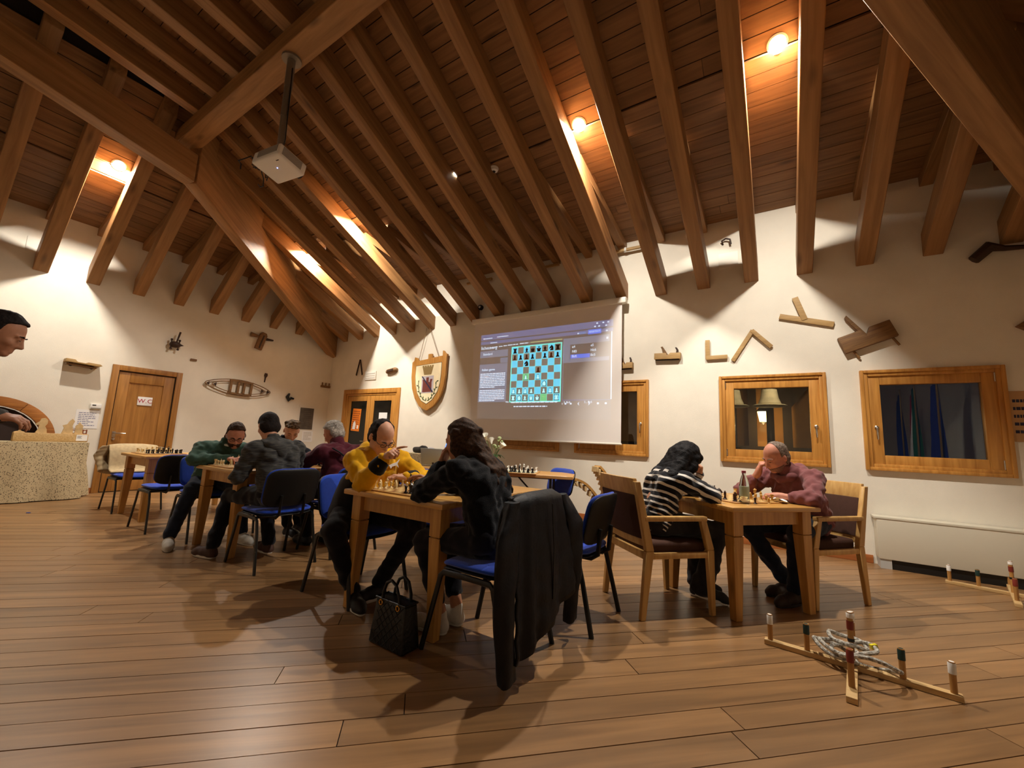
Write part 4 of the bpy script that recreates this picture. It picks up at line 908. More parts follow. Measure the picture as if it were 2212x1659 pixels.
# ================================================================== PEOPLE
# bodies are grown as one smooth surface from blended tapered limbs (a distance field turned into a mesh)
class Field:
    def __init__(s, lo, hi, h):
        s.h = h; s.lo = np.array(lo, np.float32); n = np.ceil((np.array(hi)-np.array(lo))/h).astype(int)+1
        s.ax = [s.lo[i]+h*np.arange(n[i], dtype=np.float32) for i in range(3)]; s.D = np.full(n, 9., np.float32)
    def _win(s, lo, hi):
        sl = []
        for i in range(3):
            a = int(max(0, math.floor((lo[i]-s.lo[i])/s.h))); b = int(min(len(s.ax[i]), math.ceil((hi[i]-s.lo[i])/s.h)+1)); sl.append(slice(a, max(a, b)))
        g = np.meshgrid(s.ax[0][sl[0]], s.ax[1][sl[1]], s.ax[2][sl[2]], indexing='ij', sparse=True); return tuple(sl), g
    def _mix(s, sl, d, k, op):
        A = s.D[sl]
        if op == 'add':
            if k > 0: hh = np.clip(.5+.5*(A-d)/k, 0, 1); s.D[sl] = A+(d-A)*hh-k*hh*(1-hh)
            else: s.D[sl] = np.minimum(A, d)
        elif op == 'cut':
            if k > 0: hh = np.clip(.5-.5*(A+d)/k, 0, 1); s.D[sl] = A+(-d-A)*hh+k*hh*(1-hh)
            else: s.D[sl] = np.maximum(A, -d)
    def cone(s, a, b, ra, rb, k=.02, op='add'):
        a = np.array(a, float); b = np.array(b, float); m = max(ra, rb)+k+.03; sl, (X, Y, Z) = s._win(np.minimum(a, b)-m, np.maximum(a, b)+m)
        if min(x.size for x in (X, Y, Z)) == 0: return s
        ba = b-a; L2 = max(1e-9, ba@ba); px, py, pz = X-a[0], Y-a[1], Z-a[2]; t = np.clip((px*ba[0]+py*ba[1]+pz*ba[2])/L2, 0, 1)
        d = np.sqrt((px-t*ba[0])**2+(py-t*ba[1])**2+(pz-t*ba[2])**2)-(ra+(rb-ra)*t); s._mix(sl, d.astype(np.float32), k, op); return s
    def chain(s, pts, rs, k=.02):
        for i in range(len(pts)-1): s.cone(pts[i], pts[i+1], rs[i], rs[i+1], k)
        return s
    def ell(s, c, r, M=None, k=.02, op='add', keep=None):
        """ellipsoid; keep = list of (normal, offset) half spaces in its own frame that must hold"""
        c = np.array(c, float); r = np.array(r, float); m = max(r)+k+.03; sl, (X, Y, Z) = s._win(c-m, c+m)
        if min(x.size for x in (X, Y, Z)) == 0: return s
        p = [X-c[0], Y-c[1], Z-c[2]]
        if M is not None: q = [M[0][i]*p[0]+M[1][i]*p[1]+M[2][i]*p[2] for i in range(3)]
        else: q = p
        k0 = np.sqrt((q[0]/r[0])**2+(q[1]/r[1])**2+(q[2]/r[2])**2)+1e-6; k1 = np.sqrt((q[0]/r[0]**2)**2+(q[1]/r[1]**2)**2+(q[2]/r[2]**2)**2)+1e-6; d = k0*(k0-1)/k1
        if keep:
            for n, o in keep: d = np.maximum(d, o-(q[0]*n[0]+q[1]*n[1]+q[2]*n[2]))
        s._mix(sl, d.astype(np.float32), k, op); return s
    def below(s, z): s.D[:, :, :max(0, int((z-s.lo[2])/s.h)+1)] = np.maximum(s.D[:, :, :max(0, int((z-s.lo[2])/s.h)+1)], .5*s.h); return s
    def mesh(s, name, wr=0., wsc=30., seed=0, smooth=1):
        D = s.D; S = D < 0
        c = [S[i:S.shape[0]-1+i, j:S.shape[1]-1+j, k:S.shape[2]-1+k] for i in (0, 1) for j in (0, 1) for k in (0, 1)]
        cnt = sum(x.astype(np.int8) for x in c); mask = (cnt > 0) & (cnt < 8); I = np.argwhere(mask); idx = np.full(mask.shape, -1, np.int64); idx[mask] = np.arange(len(I))
        pos = np.zeros((len(I), 3)); n = np.zeros(len(I))
        corners = [(i, j, k) for i in (0, 1) for j in (0, 1) for k in (0, 1)]
        for a in corners:
            for ax in range(3):
                if a[ax]: continue
                b = list(a); b[ax] = 1; Da = D[I[:, 0]+a[0], I[:, 1]+a[1], I[:, 2]+a[2]]; Db = D[I[:, 0]+b[0], I[:, 1]+b[1], I[:, 2]+b[2]]; x = (Da < 0) != (Db < 0)
                t = np.where(x, Da/np.where(x, Da-Db, 1), 0); q = np.array(a, float)[None]+np.zeros((len(I), 3)); q[:, ax] += t; pos[x] += q[x]; n[x] += 1
        V = (I+pos/n[:, None])*s.h+s.lo[None]
        F = []
        for ax in range(3):
            u, w = (ax+1) % 3, (ax+2) % 3; sl0 = [slice(None)]*3; sl1 = [slice(None)]*3; sl0[ax] = slice(0, -1); sl1[ax] = slice(1, None); A = S[tuple(sl0)]; B = S[tuple(sl1)]; E = np.argwhere(A != B)
            ok = (E[:, u] > 0) & (E[:, w] > 0) & (E[:, u] < S.shape[u]-1) & (E[:, w] < S.shape[w]-1); E = E[ok]; fl = A[tuple(E.T)]
            def cell(du, dw): q = E.copy(); q[:, u] += du; q[:, w] += dw; return idx[tuple(q.T)]
            quad = np.stack([cell(-1, -1), cell(0, -1), cell(0, 0), cell(-1, 0)], 1); quad[~fl] = quad[~fl][:, ::-1]; F.append(quad)
        F = np.concatenate(F); F = F[(F >= 0).all(1)]
        for _ in range(smooth):                      # one pass of averaging over the quads
            acc = np.zeros_like(V); cn = np.zeros(len(V))
            for k in range(4):
                for j in (1, 3): np.add.at(acc, F[:, k], V[F[:, (k+j) % 4]]); np.add.at(cn, F[:, k], 1)
            V = .5*V+.5*acc/np.maximum(cn, 1)[:, None]
        if wr:
            N = np.zeros_like(V); fn = np.cross(V[F[:, 2]]-V[F[:, 0]], V[F[:, 3]]-V[F[:, 1]])
            for k in range(4): np.add.at(N, F[:, k], fn)
            N /= np.linalg.norm(N, axis=1)[:, None]+1e-9; rg = np.random.RandomState(seed); a = np.zeros(len(V))
            for j in range(9): d = rg.normal(size=3); d /= np.linalg.norm(d); ph = V @ d*wsc*rg.uniform(.5, 1.7)+rg.uniform(0, 6); w_ = np.sin(ph+1.6*np.sin(V @ rg.normal(size=3)*wsc*.35)); a += w_*(.55+.45*np.abs(w_))
            V += N*(wr*a/3.)[:, None]
        me = bpy.data.meshes.new(name); me.vertices.add(len(V)); me.vertices.foreach_set('co', V.astype(np.float32).ravel()); me.loops.add(len(F)*4); me.loops.foreach_set('vertex_index', F.astype(np.int32).ravel()); me.polygons.add(len(F)); me.polygons.foreach_set('loop_start', (np.arange(len(F))*4).astype(np.int32)); me.update(calc_edges=True); me.validate(); me.shade_smooth(); return me
def v3(*a): return np.array(a, float)
def unit(v): v = np.array(v, float); return v/(np.linalg.norm(v)+1e-12)
def hand(F, wrist, d, n, thumb, curl=(35, 40, 30), curls=None, sc=1., spread=4):
    """wrist, d = direction of the palm, n = back of the hand, thumb = +1 / -1 side"""
    wrist = np.array(wrist, float); d = unit(d); n = unit(np.array(n)-d*np.dot(n, d)); s = np.cross(n, d)*thumb; tip = None
    F.cone(wrist-d*.02, wrist+d*.03, .024*sc, .026*sc, .02)
    for i, (o, L) in enumerate(((.03, .082), (.010, .086), (-.011, .080), (-.030, .07))):
        kn = wrist+d*L*sc+s*o*sc; F.cone(wrist+d*.02*sc+s*o*.6*sc, kn, .016*sc, .0125*sc, .012)
        cs = curls[i] if curls else curl; ang = 0.; p = kn; ls = (.042, .027, .021) if i != 3 else (.033, .02, .018); r = (.0098, .009, .0082, .0065); dd = unit(d+s*math.radians(spread)*(1.5-i))
        for j in range(3):
            ang += math.radians(cs[j]); q = p+(dd*math.cos(ang)-n*math.sin(ang))*ls[j]*sc; F.cone(p, q, r[j]*sc, r[j+1]*sc, .004); p = q
    b = wrist+d*.025*sc+s*.024*sc; m = b+unit(d*.7+s*.65-n*.35)*.045*sc; e = m+unit(d*.95+s*.1-n*.25)*.032*sc; F.cone(b, m, .016*sc, .0115*sc, .01); F.cone(m, e, .0115*sc, .0085*sc, .006)
def head_axes(yaw, pitch, roll=0.):
    f = v3(math.cos(pitch)*math.cos(yaw), math.cos(pitch)*math.sin(yaw), -math.sin(pitch)); l = v3(-math.sin(yaw), math.cos(yaw), 0); u = np.cross(f, l)
    l2 = math.cos(roll)*l+math.sin(roll)*u; u2 = np.cross(f, l2); return np.stack([f, l2, u2], 1)       # columns: forward, left, up
def head(F, c, A, sc=1., nose=1., jaw=1.):
    P = lambda x, y, z: np.array(c)+A @ (v3(x, y, z)*sc); k = .014*sc; M = A
    F.ell(P(-.012, 0, .03), (.098*sc, .077*sc, .092*sc), M, k); F.ell(P(.022, 0, -.035), (.072*sc, .062*sc*jaw, .082*sc), M, .03*sc); F.ell(P(.062, 0, -.098), (.026*sc, .03*sc*jaw, .02*sc), M, .02*sc)
    for s in (-1, 1):
        F.ell(P(.083, s*.031, .004), (.014*sc, .016*sc, .011*sc), M, .01*sc, 'cut'); F.ell(P(.079, s*.031, .003), (.0125*sc,)*3, M, .002); F.ell(P(.055, s*.045, -.03), (.025*sc, .02*sc, .022*sc), M, .012*sc)
        F.ell(P(-.012, s*.078, -.008), (.019*sc, .01*sc, .031*sc), M, .006); F.cone(P(.084, s*.015, .02), P(.074, s*.05, .018), .009*sc, .007*sc, .01)
        F.cone(P(.086, s*.002, -.066), P(.078, s*.022, -.066), .0075*sc, .005*sc, .005)
    F.cone(P(.088, 0, .008), P(.108*nose, 0, -.034), .009*sc, .0125*sc, .009); F.cone(P(.098, .01, -.038), P(.098, -.01, -.038), .009*sc, .009*sc, .006); F.cone(P(.085, .012, -.078), P(.085, -.012, -.078), .008*sc, .008*sc, .005)
def hairmat(name, c, c2, sc=70.): return mat(name, c, rough=.7, spec=.2, col2=c2, vscale=sc, bump=.4, bscale=120)
def skin(name, c): return mat(name, c, rough=.5, spec=.35, var=.06, vscale=40)
def fabric(name, c, var=.06, vs=25., bump=.25, bs=400., rough=.9, col2=None): return mat(name, c, rough=rough, spec=.15, var=var, vscale=vs, bump=bump, bscale=bs, sheen=.15, col2=col2)
H_BODY, H_CLO, H_LEG, H_HAIR = .0065, .0105, .0115, .0065
def bounds(pts, m): P = np.array(pts); return P.min(0)-m, P.max(0)+m
def person(label, root, th, J, skinm, topm, legm, shoem, solem, hairm, hair, top=None, belly=.0, sleeve=1., bare_ankle=False, slim=1., hands=None, extra=None, wr=.0075, headkw=None, collar=None, group=None, z0=0.):
    t = thing('person', label, 'person', (root[0], root[1], z0), R(th)); g = lambda n: np.array(J[n], float)
    A = head_axes(R(J.get('hyaw', 0)), R(J.get('hpitch', 30)), R(J.get('hroll', 0))); hc = g('head'); neck = g('neck')
    pel = g('pelvis'); ch = g('chest')
    # ---- body: one skin
    pts = [g(k) for k in ('head', 'neck', 'pelvis', 'lsh', 'rsh', 'lelb', 'relb', 'lwr', 'rwr', 'lknee', 'rknee', 'lank', 'rank')]
    lo, hi = bounds(pts, .24); lo[2] = max(lo[2], .03 if not z0 else lo[2]); F = Field(lo, hi, H_BODY)
    F.chain([pel, (pel+ch)/2, ch, neck], [.09, .08, .07, .05], .05); F.chain([g('lsh'), ch, g('rsh')], [.035, .06, .035], .04)
    F.cone(neck, hc+A @ v3(-.025, 0, -.05), .053*slim, .05*slim, .02); head(F, hc, A, **(headkw or {}))
    for s in 'lr':
        F.chain([g(s+'sh'), g(s+'elb'), g(s+'wr')], [.035, .031, .023], .015); F.chain([pel+v3(0, .08 if s == 'l' else -.08, 0), g(s+'knee'), g(s+'ank')], [.06, .045, .034 if not bare_ankle else .038], .02)
        hd = (hands or {}).get(s)
        if hd: hand(F, g(s+'wr'), hd['d'], hd['n'], hd.get('thumb', 1 if s == 'r' else -1), hd.get('curl', (35, 40, 30)), hd.get('curls'))
    link('body', F.mesh('body'), skinm, t)
    # ---- upper garment
    lo, hi = bounds([g(k) for k in ('neck', 'pelvis', 'lsh', 'rsh', 'lelb', 'relb', 'lwr', 'rwr')], .2); F = Field(lo, hi, H_CLO); w = .1*slim
    up = unit(ch-pel); lat = unit(g('lsh')-g('rsh')); fw = np.cross(lat, up)
    for s in (-1, 1):
        F.chain([pel+lat*s*.075+up*.0, pel+lat*s*.07+(ch-pel)*.45+fw*belly*.6, ch+lat*s*.075*slim, ch+lat*s*.06+up*.07], [.105*slim+belly*.4, .098*slim+belly*.55, .105*slim, .062*slim], .06)
        sh = g('lsh') if s > 0 else g('rsh'); F.chain([neck-up*.015, sh], [.055, .062*slim], .05)
    F.chain([neck-up*.01+fw*.005, neck+up*.035], [.066, .064], .02)
    for s in 'lr':
        e, wv = g(s+'elb'), g(s+'wr'); q = e+(wv-e)*sleeve; F.chain([g(s+'sh'), g(s+'elb')], [.074*slim, .063*slim], .04); F.chain([g(s+'elb'), q-unit(q-e)*.012], [.063*slim, .047*slim], .03)
    if collar: F.chain(collar[0], collar[1], .03)
    link('top', F.mesh('top', wr, 62, J.get('seed', 1), 1), topm, t).name = (top or 'sweater')
    # ---- trousers
    P = [g(k) for k in ('pelvis', 'lknee', 'rknee', 'lank', 'rank')]; lo, hi = bounds(P, .17); F = Field(lo, hi, H_LEG)
    for s, q in (('l', 1), ('r', -1)):
        hp = pel+v3(0, q*.085, -.005); kn, an = g(s+'knee'), g(s+'ank'); end = kn+(an-kn)*(.78 if bare_ankle else .97)
        F.chain([hp, kn], [.096*slim+belly*.15, .07*slim], .03); F.chain([kn, end], [.07*slim, .055*slim if not J.get('flare') else .075], .025)
    F.cone(pel+v3(0, .06, 0), pel+v3(0, -.06, 0), .1, .1, .04)
    link('trousers', F.mesh('trousers', .006, 52, 5, 1), legm, t)
    # ---- shoes
    for s in 'lr':
        an = g(s+'ank'); fd = unit(np.array(J.get(s+'foot', (1, 0, 0)), float)); lift = J.get(s+'lift', 0.); pt = J.get(s+'tilt', 0.)
        F = Field((-.14, -.08, -.005), (.22, .08, .16), .0065); F.chain([(-.05, 0, .035), (.03, 0, .045), (.12, 0, .036), (.165, 0, .03)], [.036, .042, .04, .032], .03); F.chain([(-.035, 0, .04), (-.03, 0, .105)], [.04, .038], .03); F.below(.012)
        sh = link('shoe', F.mesh('shoe', 0, smooth=2), shoem, t); lv = np.cross((0, 0, 1), fd); M = Matrix(((fd[0], lv[0], 0), (fd[1], lv[1], 0), (0, 0, 1))).to_4x4() @ Matrix.Rotation(R(pt), 4, 'Y'); sh.matrix_local = Matrix.Translation((an[0]+fd[0]*.03, an[1]+fd[1]*.03, lift)) @ M
        out = [(.2*math.cos(a)*.5+.055*0+.055 if 0 else .055+.135*math.cos(a), (.043-.006*math.cos(a))*math.copysign(abs(math.sin(a))**.75, math.sin(a))) for a in [2*math.pi*i/20 for i in range(20)]]
        MB().prism(out, .022, None, 0.).build('sole', solem, sh, bevel=.004, bseg=1)
    # ---- hair
    if hair: hair(t, hc, A, hairm)
    if extra: extra(t, J, hc, A)
    return t
def hair_field(hc, m=.2, h=None): return Field(np.array(hc)-m, np.array(hc)+m, h or H_HAIR)
def short_hair(keep, grow=.01, topk=.0, sides=0., k=.01, name='hair', wr=.003, back=0.):
    def fn(t, hc, A, m):
        F = hair_field(hc, .17); P = lambda x, y, z: np.array(hc)+A @ v3(x, y, z)
        F.ell(P(-.014, 0, .032), (.1+grow, .079+grow, .094+grow+topk), A, k, keep=keep)
        if back: F.ell(P(-.014, 0, .02), (.1+grow*.7, .0785+grow*.7, .1), A, .012, keep=[((-1, 0, .2), back), ((0, 0, 1), -.078)])
        if sides: F.ell(P(-.03, 0, -.02), (.075+grow, .076+sides, .075), A, .015, keep=[((-1, 0, -.1), .0)])
        link(name, F.mesh(name, wr, 120, 3, 1), m, t)
    return fn
def glasses(t, hc, A, m):
    P = lambda x, y, z: tuple(np.array(hc)+A @ v3(x, y, z)); mb = MB()
    for s in (-1, 1):
        mb.tube([P(.1, s*.032+.024*math.cos(a), .002+.018*math.sin(a)) for a in [2*math.pi*i/14 for i in range(14)]], .0022, 5, closed=True); mb.tube([P(.1, s*.056, .006), P(.085, s*.074, .006), P(.0, s*.082, .008), P(-.02, s*.082, -.005)], .0022, 5)
    mb.tube([P(.103, .009, .006), P(.106, 0, .009), P(.103, -.009, .006)], .0022, 5); return mb.build('glasses', m, t)
def brows_eyes(t, hc, A, hm):
    P = lambda x, y, z: tuple(np.array(hc)+A @ v3(x, y, z))
    for s in (-1, 1):
        MB().tube([P(.095, s*.015, .02), P(.094, s*.033, .025), P(.083, s*.05, .02)], [.003, .004, .002], 6).build('eyebrow', hm, t)
        MB().tube([P(.0935, s*.021, -.001), P(.0945, s*.031, -.004), P(.0905, s*.041, -.001)], [.0015, .0022, .0015], 6).build('eye', MATS.get('eye_dark') or mat('eye_dark', '#20140f', rough=.3), t)
m_leather = mat('shoe_dark', '#1e1a1a', rough=.6); m_solew = mat('sole_white', '#d8d2c6', rough=.7); m_shoew = mat('shoe_white', '#cfc8bc', rough=.7, var=.05, vscale=40); m_shoeb = mat('shoe_brown', '#4a3026', rough=.7); m_soleb = mat('sole_dark', '#2a2725', rough=.8)
sk1 = skin('skin_light', '#d09a7c'); sk2 = skin('skin_ruddy', '#c4856c'); sk3 = skin('skin_tan', '#b98466')
# -- person in the yellow hoodie, right hand pointing across the table
m_yel = fabric('yellow_fleece', '#d9a010', bump=.15); m_blk = fabric('black_cloth', '#121214', var=.15); m_blk2 = fabric('black_trousers', '#15141a', var=.1)
def ex5(t, J, hc, A):
    glasses(t, hc, A, m_blackp); brows_eyes(t, hc, A, MATS['hair_black'])
    # black sleeve cuffs, side panel and a white chest print
    for s, r in (('r', .06), ('l', .06)):
        e, w = np.array(J[s+'elb'], float), np.array(J[s+'wr'], float); d = unit(w-e); MB().tube([tuple(e+d*.115), tuple(e+d*.13), tuple(w-d*.03), tuple(w-d*.005)], [r-.004, r+.002, r-.008, r-.016], 14).build('cuff', m_blk, t, smooth=True)
    F = Field((-.25, -.34, .4), (.38, .34, .95), .0105); pel, ch = np.array(J['pelvis'], float), np.array(J['chest'], float)
    for s in (-1, 1): F.chain([pel+v3(0, s*.08, -.02), pel+v3(.012, s*.08, 0)+(ch-pel)*.5], [.152, .146], .06)
    link('dark_waist_panel', F.mesh('dark_waist_panel', .003, 30, 2, 2), m_blk, t)
    F = Field(np.array(J['neck'])-.2, np.array(J['neck'])+.2, .0095); n = np.array(J['neck'], float)
    F.chain([n+v3(-.09, -.09, .0), n+v3(-.13, 0, .02), n+v3(-.09, .09, .0)], [.045, .055, .045], .03); F.chain([n+v3(-.06, -.1, -.01), n+v3(.03, -.085, -.05), n+v3(.075, 0, -.1)], [.036, .03, .022], .02); link('hood', F.mesh('hood', .004, 40, 2, 2), m_yel, t)
    mb = MB(); c = ch+v3(.125, .08, .03); mb.prism([(-.05, -.01), (-.02, .0), (.02, .01), (.05, .035), (.03, .0), (.045, -.03), (.02, -.012), (-.02, -.02), (-.03, -.035)], .004, Matrix(((0, 0, 1), (1, 0, 0), (0, 1, 0)))); o = mb.build('chest_print', m_paper, t); o.location = tuple(c)
hairmat('hair_black', '#171312', '#2a211d'); hairmat('hair_brown', '#2b1c13', '#4a3220'); hairmat('hair_grey', '#8f8880', '#c8c2b8'); hairmat('hair_dark', '#0d0b0c', '#1d1a1b'); hairmat('hair_brownlight', '#3a2a1c', '#7a6246', 60); hairmat('hair_salt', '#5a4a40', '#8a7a6c')
person('man in a yellow and black hoodie with glasses pointing across the table', (6.72, -3.99), 0,
       dict(pelvis=(-.04, 0, .58), chest=(.1, -.01, .9), neck=(.14, -.02, 1.0), head=(.2, -.05, 1.125), hyaw=-4, hpitch=38, lsh=(.12, .18, .965), rsh=(.12, -.2, .95), relb=(.29, -.235, .812), rwr=(.42, -.19, .985), lelb=(.33, .29, .815), lwr=(.36, .07, .84), lknee=(.46, .1, .52), rknee=(.14, -.33, .5), lank=(.24, .01, .1), rank=(.2, -.18, .1), lfoot=(-.1, -1, 0), rfoot=(.9, -.3, 0), seed=3),
       sk1, m_yel, m_blk2, m_leather, m_solew, MATS['hair_black'], short_hair([((-.85, 0, -.52), -.036)], .006, 0., .006), 'hoodie', belly=.05, hands={'r': dict(d=(.72, .12, .68), n=(-.6, -.45, .65), curls=[(28, 6, 4), (75, 85, 50), (80, 85, 50), (82, 85, 50)]), 'l': dict(d=(-.5, -.8, .12), n=(0, 0, 1), curl=(30, 40, 30))}, extra=ex5)
# -- woman in black, seen from behind
def hair6(t, hc, A, m):
    F = Field(np.array(hc)-v3(.36, .25, .44), np.array(hc)+v3(.2, .22, .17), .007); P = lambda x, y, z: np.array(hc)+A @ v3(x, y, z); Wd = lambda x, y, z: np.array(hc)+v3(x, y, z)
    F.ell(P(-.016, 0, .032), (.106, .087, .103), A, .01, keep=[((-.72, 0, .69), -.03)]); F.ell(P(-.05, 0, -.035), (.07, .083, .095), A, .02)
    for y in (-.078, .078): F.chain([P(.0, y, .03), P(.012, y*1.05, -.05), P(-.01, y*1.05, -.12)], [.026, .026, .016], .025)
    for y, z, r in ((-.16, -.3, .017), (-.13, -.36, .02), (-.1, -.34, .02), (-.06, -.36, .018), (-.02, -.24, .015)): F.chain([P(-.085, y*.35, .01), Wd(-.15, y*.6, -.1), Wd(-.225, y*.9, -.17), Wd(-.275, y*1.12, z)], [.03, .026, .022, r*.5], .022)
    F.chain([P(-.01, -.09, .05), P(-.085, -.06, .035), P(-.118, -.02, .03), P(-.1, .045, .04), P(-.01, .09, .055)], [.013, .016, .024, .016, .013], .008)
    link('hair', F.mesh('hair', .0035, 95, 4, 1), m, t)
def ex6(t, J, hc, A):
    rr = random.Random(4); mb = MB()
    for i in range(14): a = rr.uniform(.1, .9); mb.sphere((-.175-rr.uniform(-.012, .012), .02+rr.uniform(-.06, .07), .64+rr.uniform(-.07, .05)), .0035, 6, 4)
    o = mb.build('sequins', mat('sequins', '#e8e8e8', rough=.2, metal=1.), t); o['kind'] = 'stuff'
person('woman in a black sweater with half tied long brown hair, seen from behind', (7.95, -4.05), 180,
       dict(pelvis=(-.02, 0, .58), chest=(.06, 0, .89), neck=(.14, .02, .99), head=(.22, .05, 1.13), hyaw=12, hpitch=14, lsh=(.13, .175, .955), rsh=(.12, -.17, .95), lelb=(.37, .2, .812), lwr=(.34, .08, .97), relb=(.36, -.22, .812), rwr=(.52, -.03, .85), lknee=(.42, .1, .51), rknee=(.44, -.1, .51), lank=(.3, .05, .1), rank=(.3, -.1, .1), lfoot=(1, .15, 0), rfoot=(1, -.1, 0), seed=6),
       sk3, fabric('black_knit', '#0e0e12', var=.2, bump=.5, bs=220), m_blk2, m_shoew, m_solew, MATS['hair_brown'], hair6, 'black_sweater', bare_ankle=True, slim=.95, hands={'l': dict(d=(-.1, -.3, 1), n=(1, .2, 0), curl=(30, 45, 35)), 'r': dict(d=(.6, .5, .3), n=(0, -.3, 1), curl=(25, 30, 20))}, extra=ex6)
# -- man in the dark grey hoodie, seen from behind
m_greyk = fabric('grey_marl', '#2e2e31', col2='#55544f', vs=60., bump=.4)
_mp = m_greyk.node_tree.nodes
for _x in list(_mp):
    if _x.type == 'TEX_NOISE' and _x.inputs['Scale'].default_value == 60.:
        _mm = _n(m_greyk.node_tree, 'ShaderNodeMapping'); _mm.inputs['Scale'].default_value = (.25, .25, 2.2); _tc = [q for q in _mp if q.type == 'TEX_COORD'][0]; m_greyk.node_tree.links.new(_tc.outputs['Object'], _mm.inputs['Vector']); m_greyk.node_tree.links.new(_mm.outputs[0], _x.inputs['Vector'])
def ex2(t, J, hc, A):
    n = np.array(J['neck'], float); F = Field(n-.26, n+.2, .0095); F.chain([n+v3(-.05, -.11, .01), n+v3(-.11, -.06, -.02), n+v3(-.14, 0, -.06), n+v3(-.11, .06, -.02), n+v3(-.05, .11, .01)], [.035, .05, .06, .05, .035], .04); F.chain([n+v3(-.12, 0, -.04), n+v3(-.13, 0, -.12)], [.05, .025], .04); link('hood', F.mesh('hood', .006, 40, 2, 2), m_greyk, t)
person('man in a dark grey marled hoodie with short black hair, seen from behind', (5.6, -4.03), 180,
       dict(pelvis=(-.03, 0, .58), chest=(.06, .01, .92), neck=(.13, .03, 1.02), head=(.21, .05, 1.175), hyaw=-4, hpitch=22, lsh=(.1, .2, .965), rsh=(.09, -.18, .965), lelb=(.16, .27, .73), lwr=(.38, .14, .8), relb=(.2, -.25, .76), rwr=(.42, -.08, .8), lknee=(.5, .16, .52), rknee=(.44, -.12, .52), lank=(.47, .27, .1), rank=(.28, -.12, .1), lfoot=(1, .25, 0), rfoot=(1, 0, 0), seed=8),
       sk1, m_greyk, m_blk2, m_shoeb, m_solew, MATS['hair_black'], short_hair([((-.72, 0, .7), -.035)], .004, .0, .018, wr=.001), 'hoodie', hands={'l': dict(d=(.8, -.5, .1), n=(0, 0, 1)), 'r': dict(d=(.8, .5, .1), n=(0, 0, 1))}, extra=ex2, wr=.008)
# -- man in the green sweater
m_green = fabric('green_wool', '#3f5a4e', bump=.3)
def ex1(t, J, hc, A):
    glasses(t, hc, A, m_iron); brows_eyes(t, hc, A, MATS['hair_brown'])
    F = hair_field(hc, .15); P = lambda x, y, z: np.array(hc)+A @ v3(x, y, z)
    F.ell(P(.024, 0, -.045), (.077, .068, .087), A, .01, keep=[((-.1, 0, -1), .0)]); F.ell(P(.09, 0, -.055), (.02, .03, .012), A, .01); F.ell(P(.1, 0, -.07), (.02, .02, .008), A, .004, 'cut'); link('beard', F.mesh('beard', .002, 130, 2, 1), MATS['hair_brown'], t)
    n = np.array(J['neck'], float); MB().tube([tuple(n+v3(.02+.06*math.cos(a), .058*math.sin(a), .035-.028*math.cos(a))) for a in [2*math.pi*i/18 for i in range(18)]], .012, 8, closed=True).build('shirt_collar', m_paper, t, smooth=True)
    e, w = np.array(J['rwr'], float)-np.array((.03, .02, 0)), np.array(J['rwr'], float); d = unit(np.array(J['rwr'])-np.array(J['relb'])); MB().tube([tuple(w-d*.05), tuple(w-d*.0)], [.036, .034], 12).build('shirt_cuff', m_paper, t, smooth=True)
person('bearded man in a green sweater with glasses bent over the board', (4.2, -4.0), 0,
       dict(pelvis=(-.02, 0, .58), chest=(.14, -.01, .86), neck=(.23, 0, .95), head=(.335, .03, 1.06), hyaw=-18, hpitch=28, lsh=(.2, .19, .91), rsh=(.2, -.2, .92), relb=(.27, -.29, .812), rwr=(.46, -.07, .825), lelb=(.34, .28, .812), lwr=(.48, .06, .83), lknee=(.46, .1, .52), rknee=(.2, -.24, .52), lank=(.56, .11, .1), rank=(.28, -.4, .1), lfoot=(1, 0, 0), rfoot=(.95, -.3, 0), seed=11),
       sk2, m_green, fabric('navy_trousers', '#252c3c', var=.08), m_shoew, m_solew, MATS['hair_brown'], short_hair([((-.5, 0, .86), .024)], .007, .018, .02, back=-.014), 'sweater', hands={'r': dict(d=(.8, .55, .05), n=(0, 0, 1), curl=(45, 50, 30)), 'l': dict(d=(.7, -.6, .05), n=(0, 0, 1), curl=(45, 55, 40))}, extra=ex1)
# -- young man in the dark sweater
def ex3(t, J, hc, A): brows_eyes(t, hc, A, MATS['hair_brownlight'])
def hair3(t, hc, A, m):
    F = hair_field(hc, .18); P = lambda x, y, z: np.array(hc)+A @ v3(x, y, z); rr = random.Random(2); F.ell(P(-.012, 0, .035), (.105, .085, .1), A, .015, keep=[((-.45, 0, .9), .028)])
    for i in range(26): a = rr.uniform(-2.2, 2.2); b = rr.uniform(.5, 1.3); F.ell(P(-.01+.1*math.cos(a)*math.cos(b)+.01, .085*math.sin(a)*math.cos(b), .045+.09*math.sin(b)), (.022, .022, .018), A, .008)
    link('curly_hair', F.mesh('curly_hair', .003, 110, 3, 1), m, t)
m_navy = fabric('navy_sweater', '#1a1c26', var=.1)
person('young man with tousled hair in a dark sweater looking down', (4.18, -3.38), 0,
       dict(pelvis=(-.02, 0, .58), chest=(.14, 0, .9), neck=(.22, 0, 1.0), head=(.31, .03, 1.14), hyaw=-20, hpitch=36, lsh=(.18, .19, .955), rsh=(.18, -.19, .955), relb=(.3, -.28, .812), rwr=(.52, -.1, .83), lelb=(.36, .3, .812), lwr=(.6, .04, .85), lknee=(.46, .1, .52), rknee=(.46, -.1, .52), lank=(.5, .12, .1), rank=(.62, -.06, .1), seed=14),
       sk1, m_navy, m_blk2, m_leather, m_solew, MATS['hair_brownlight'], hair3, 'sweater', slim=.95, hands={'r': dict(d=(.8, .5, .1), n=(0, 0, 1)), 'l': dict(d=(.9, -.3, .0), n=(0, 0, 1), curl=(40, 50, 40))}, extra=ex3)
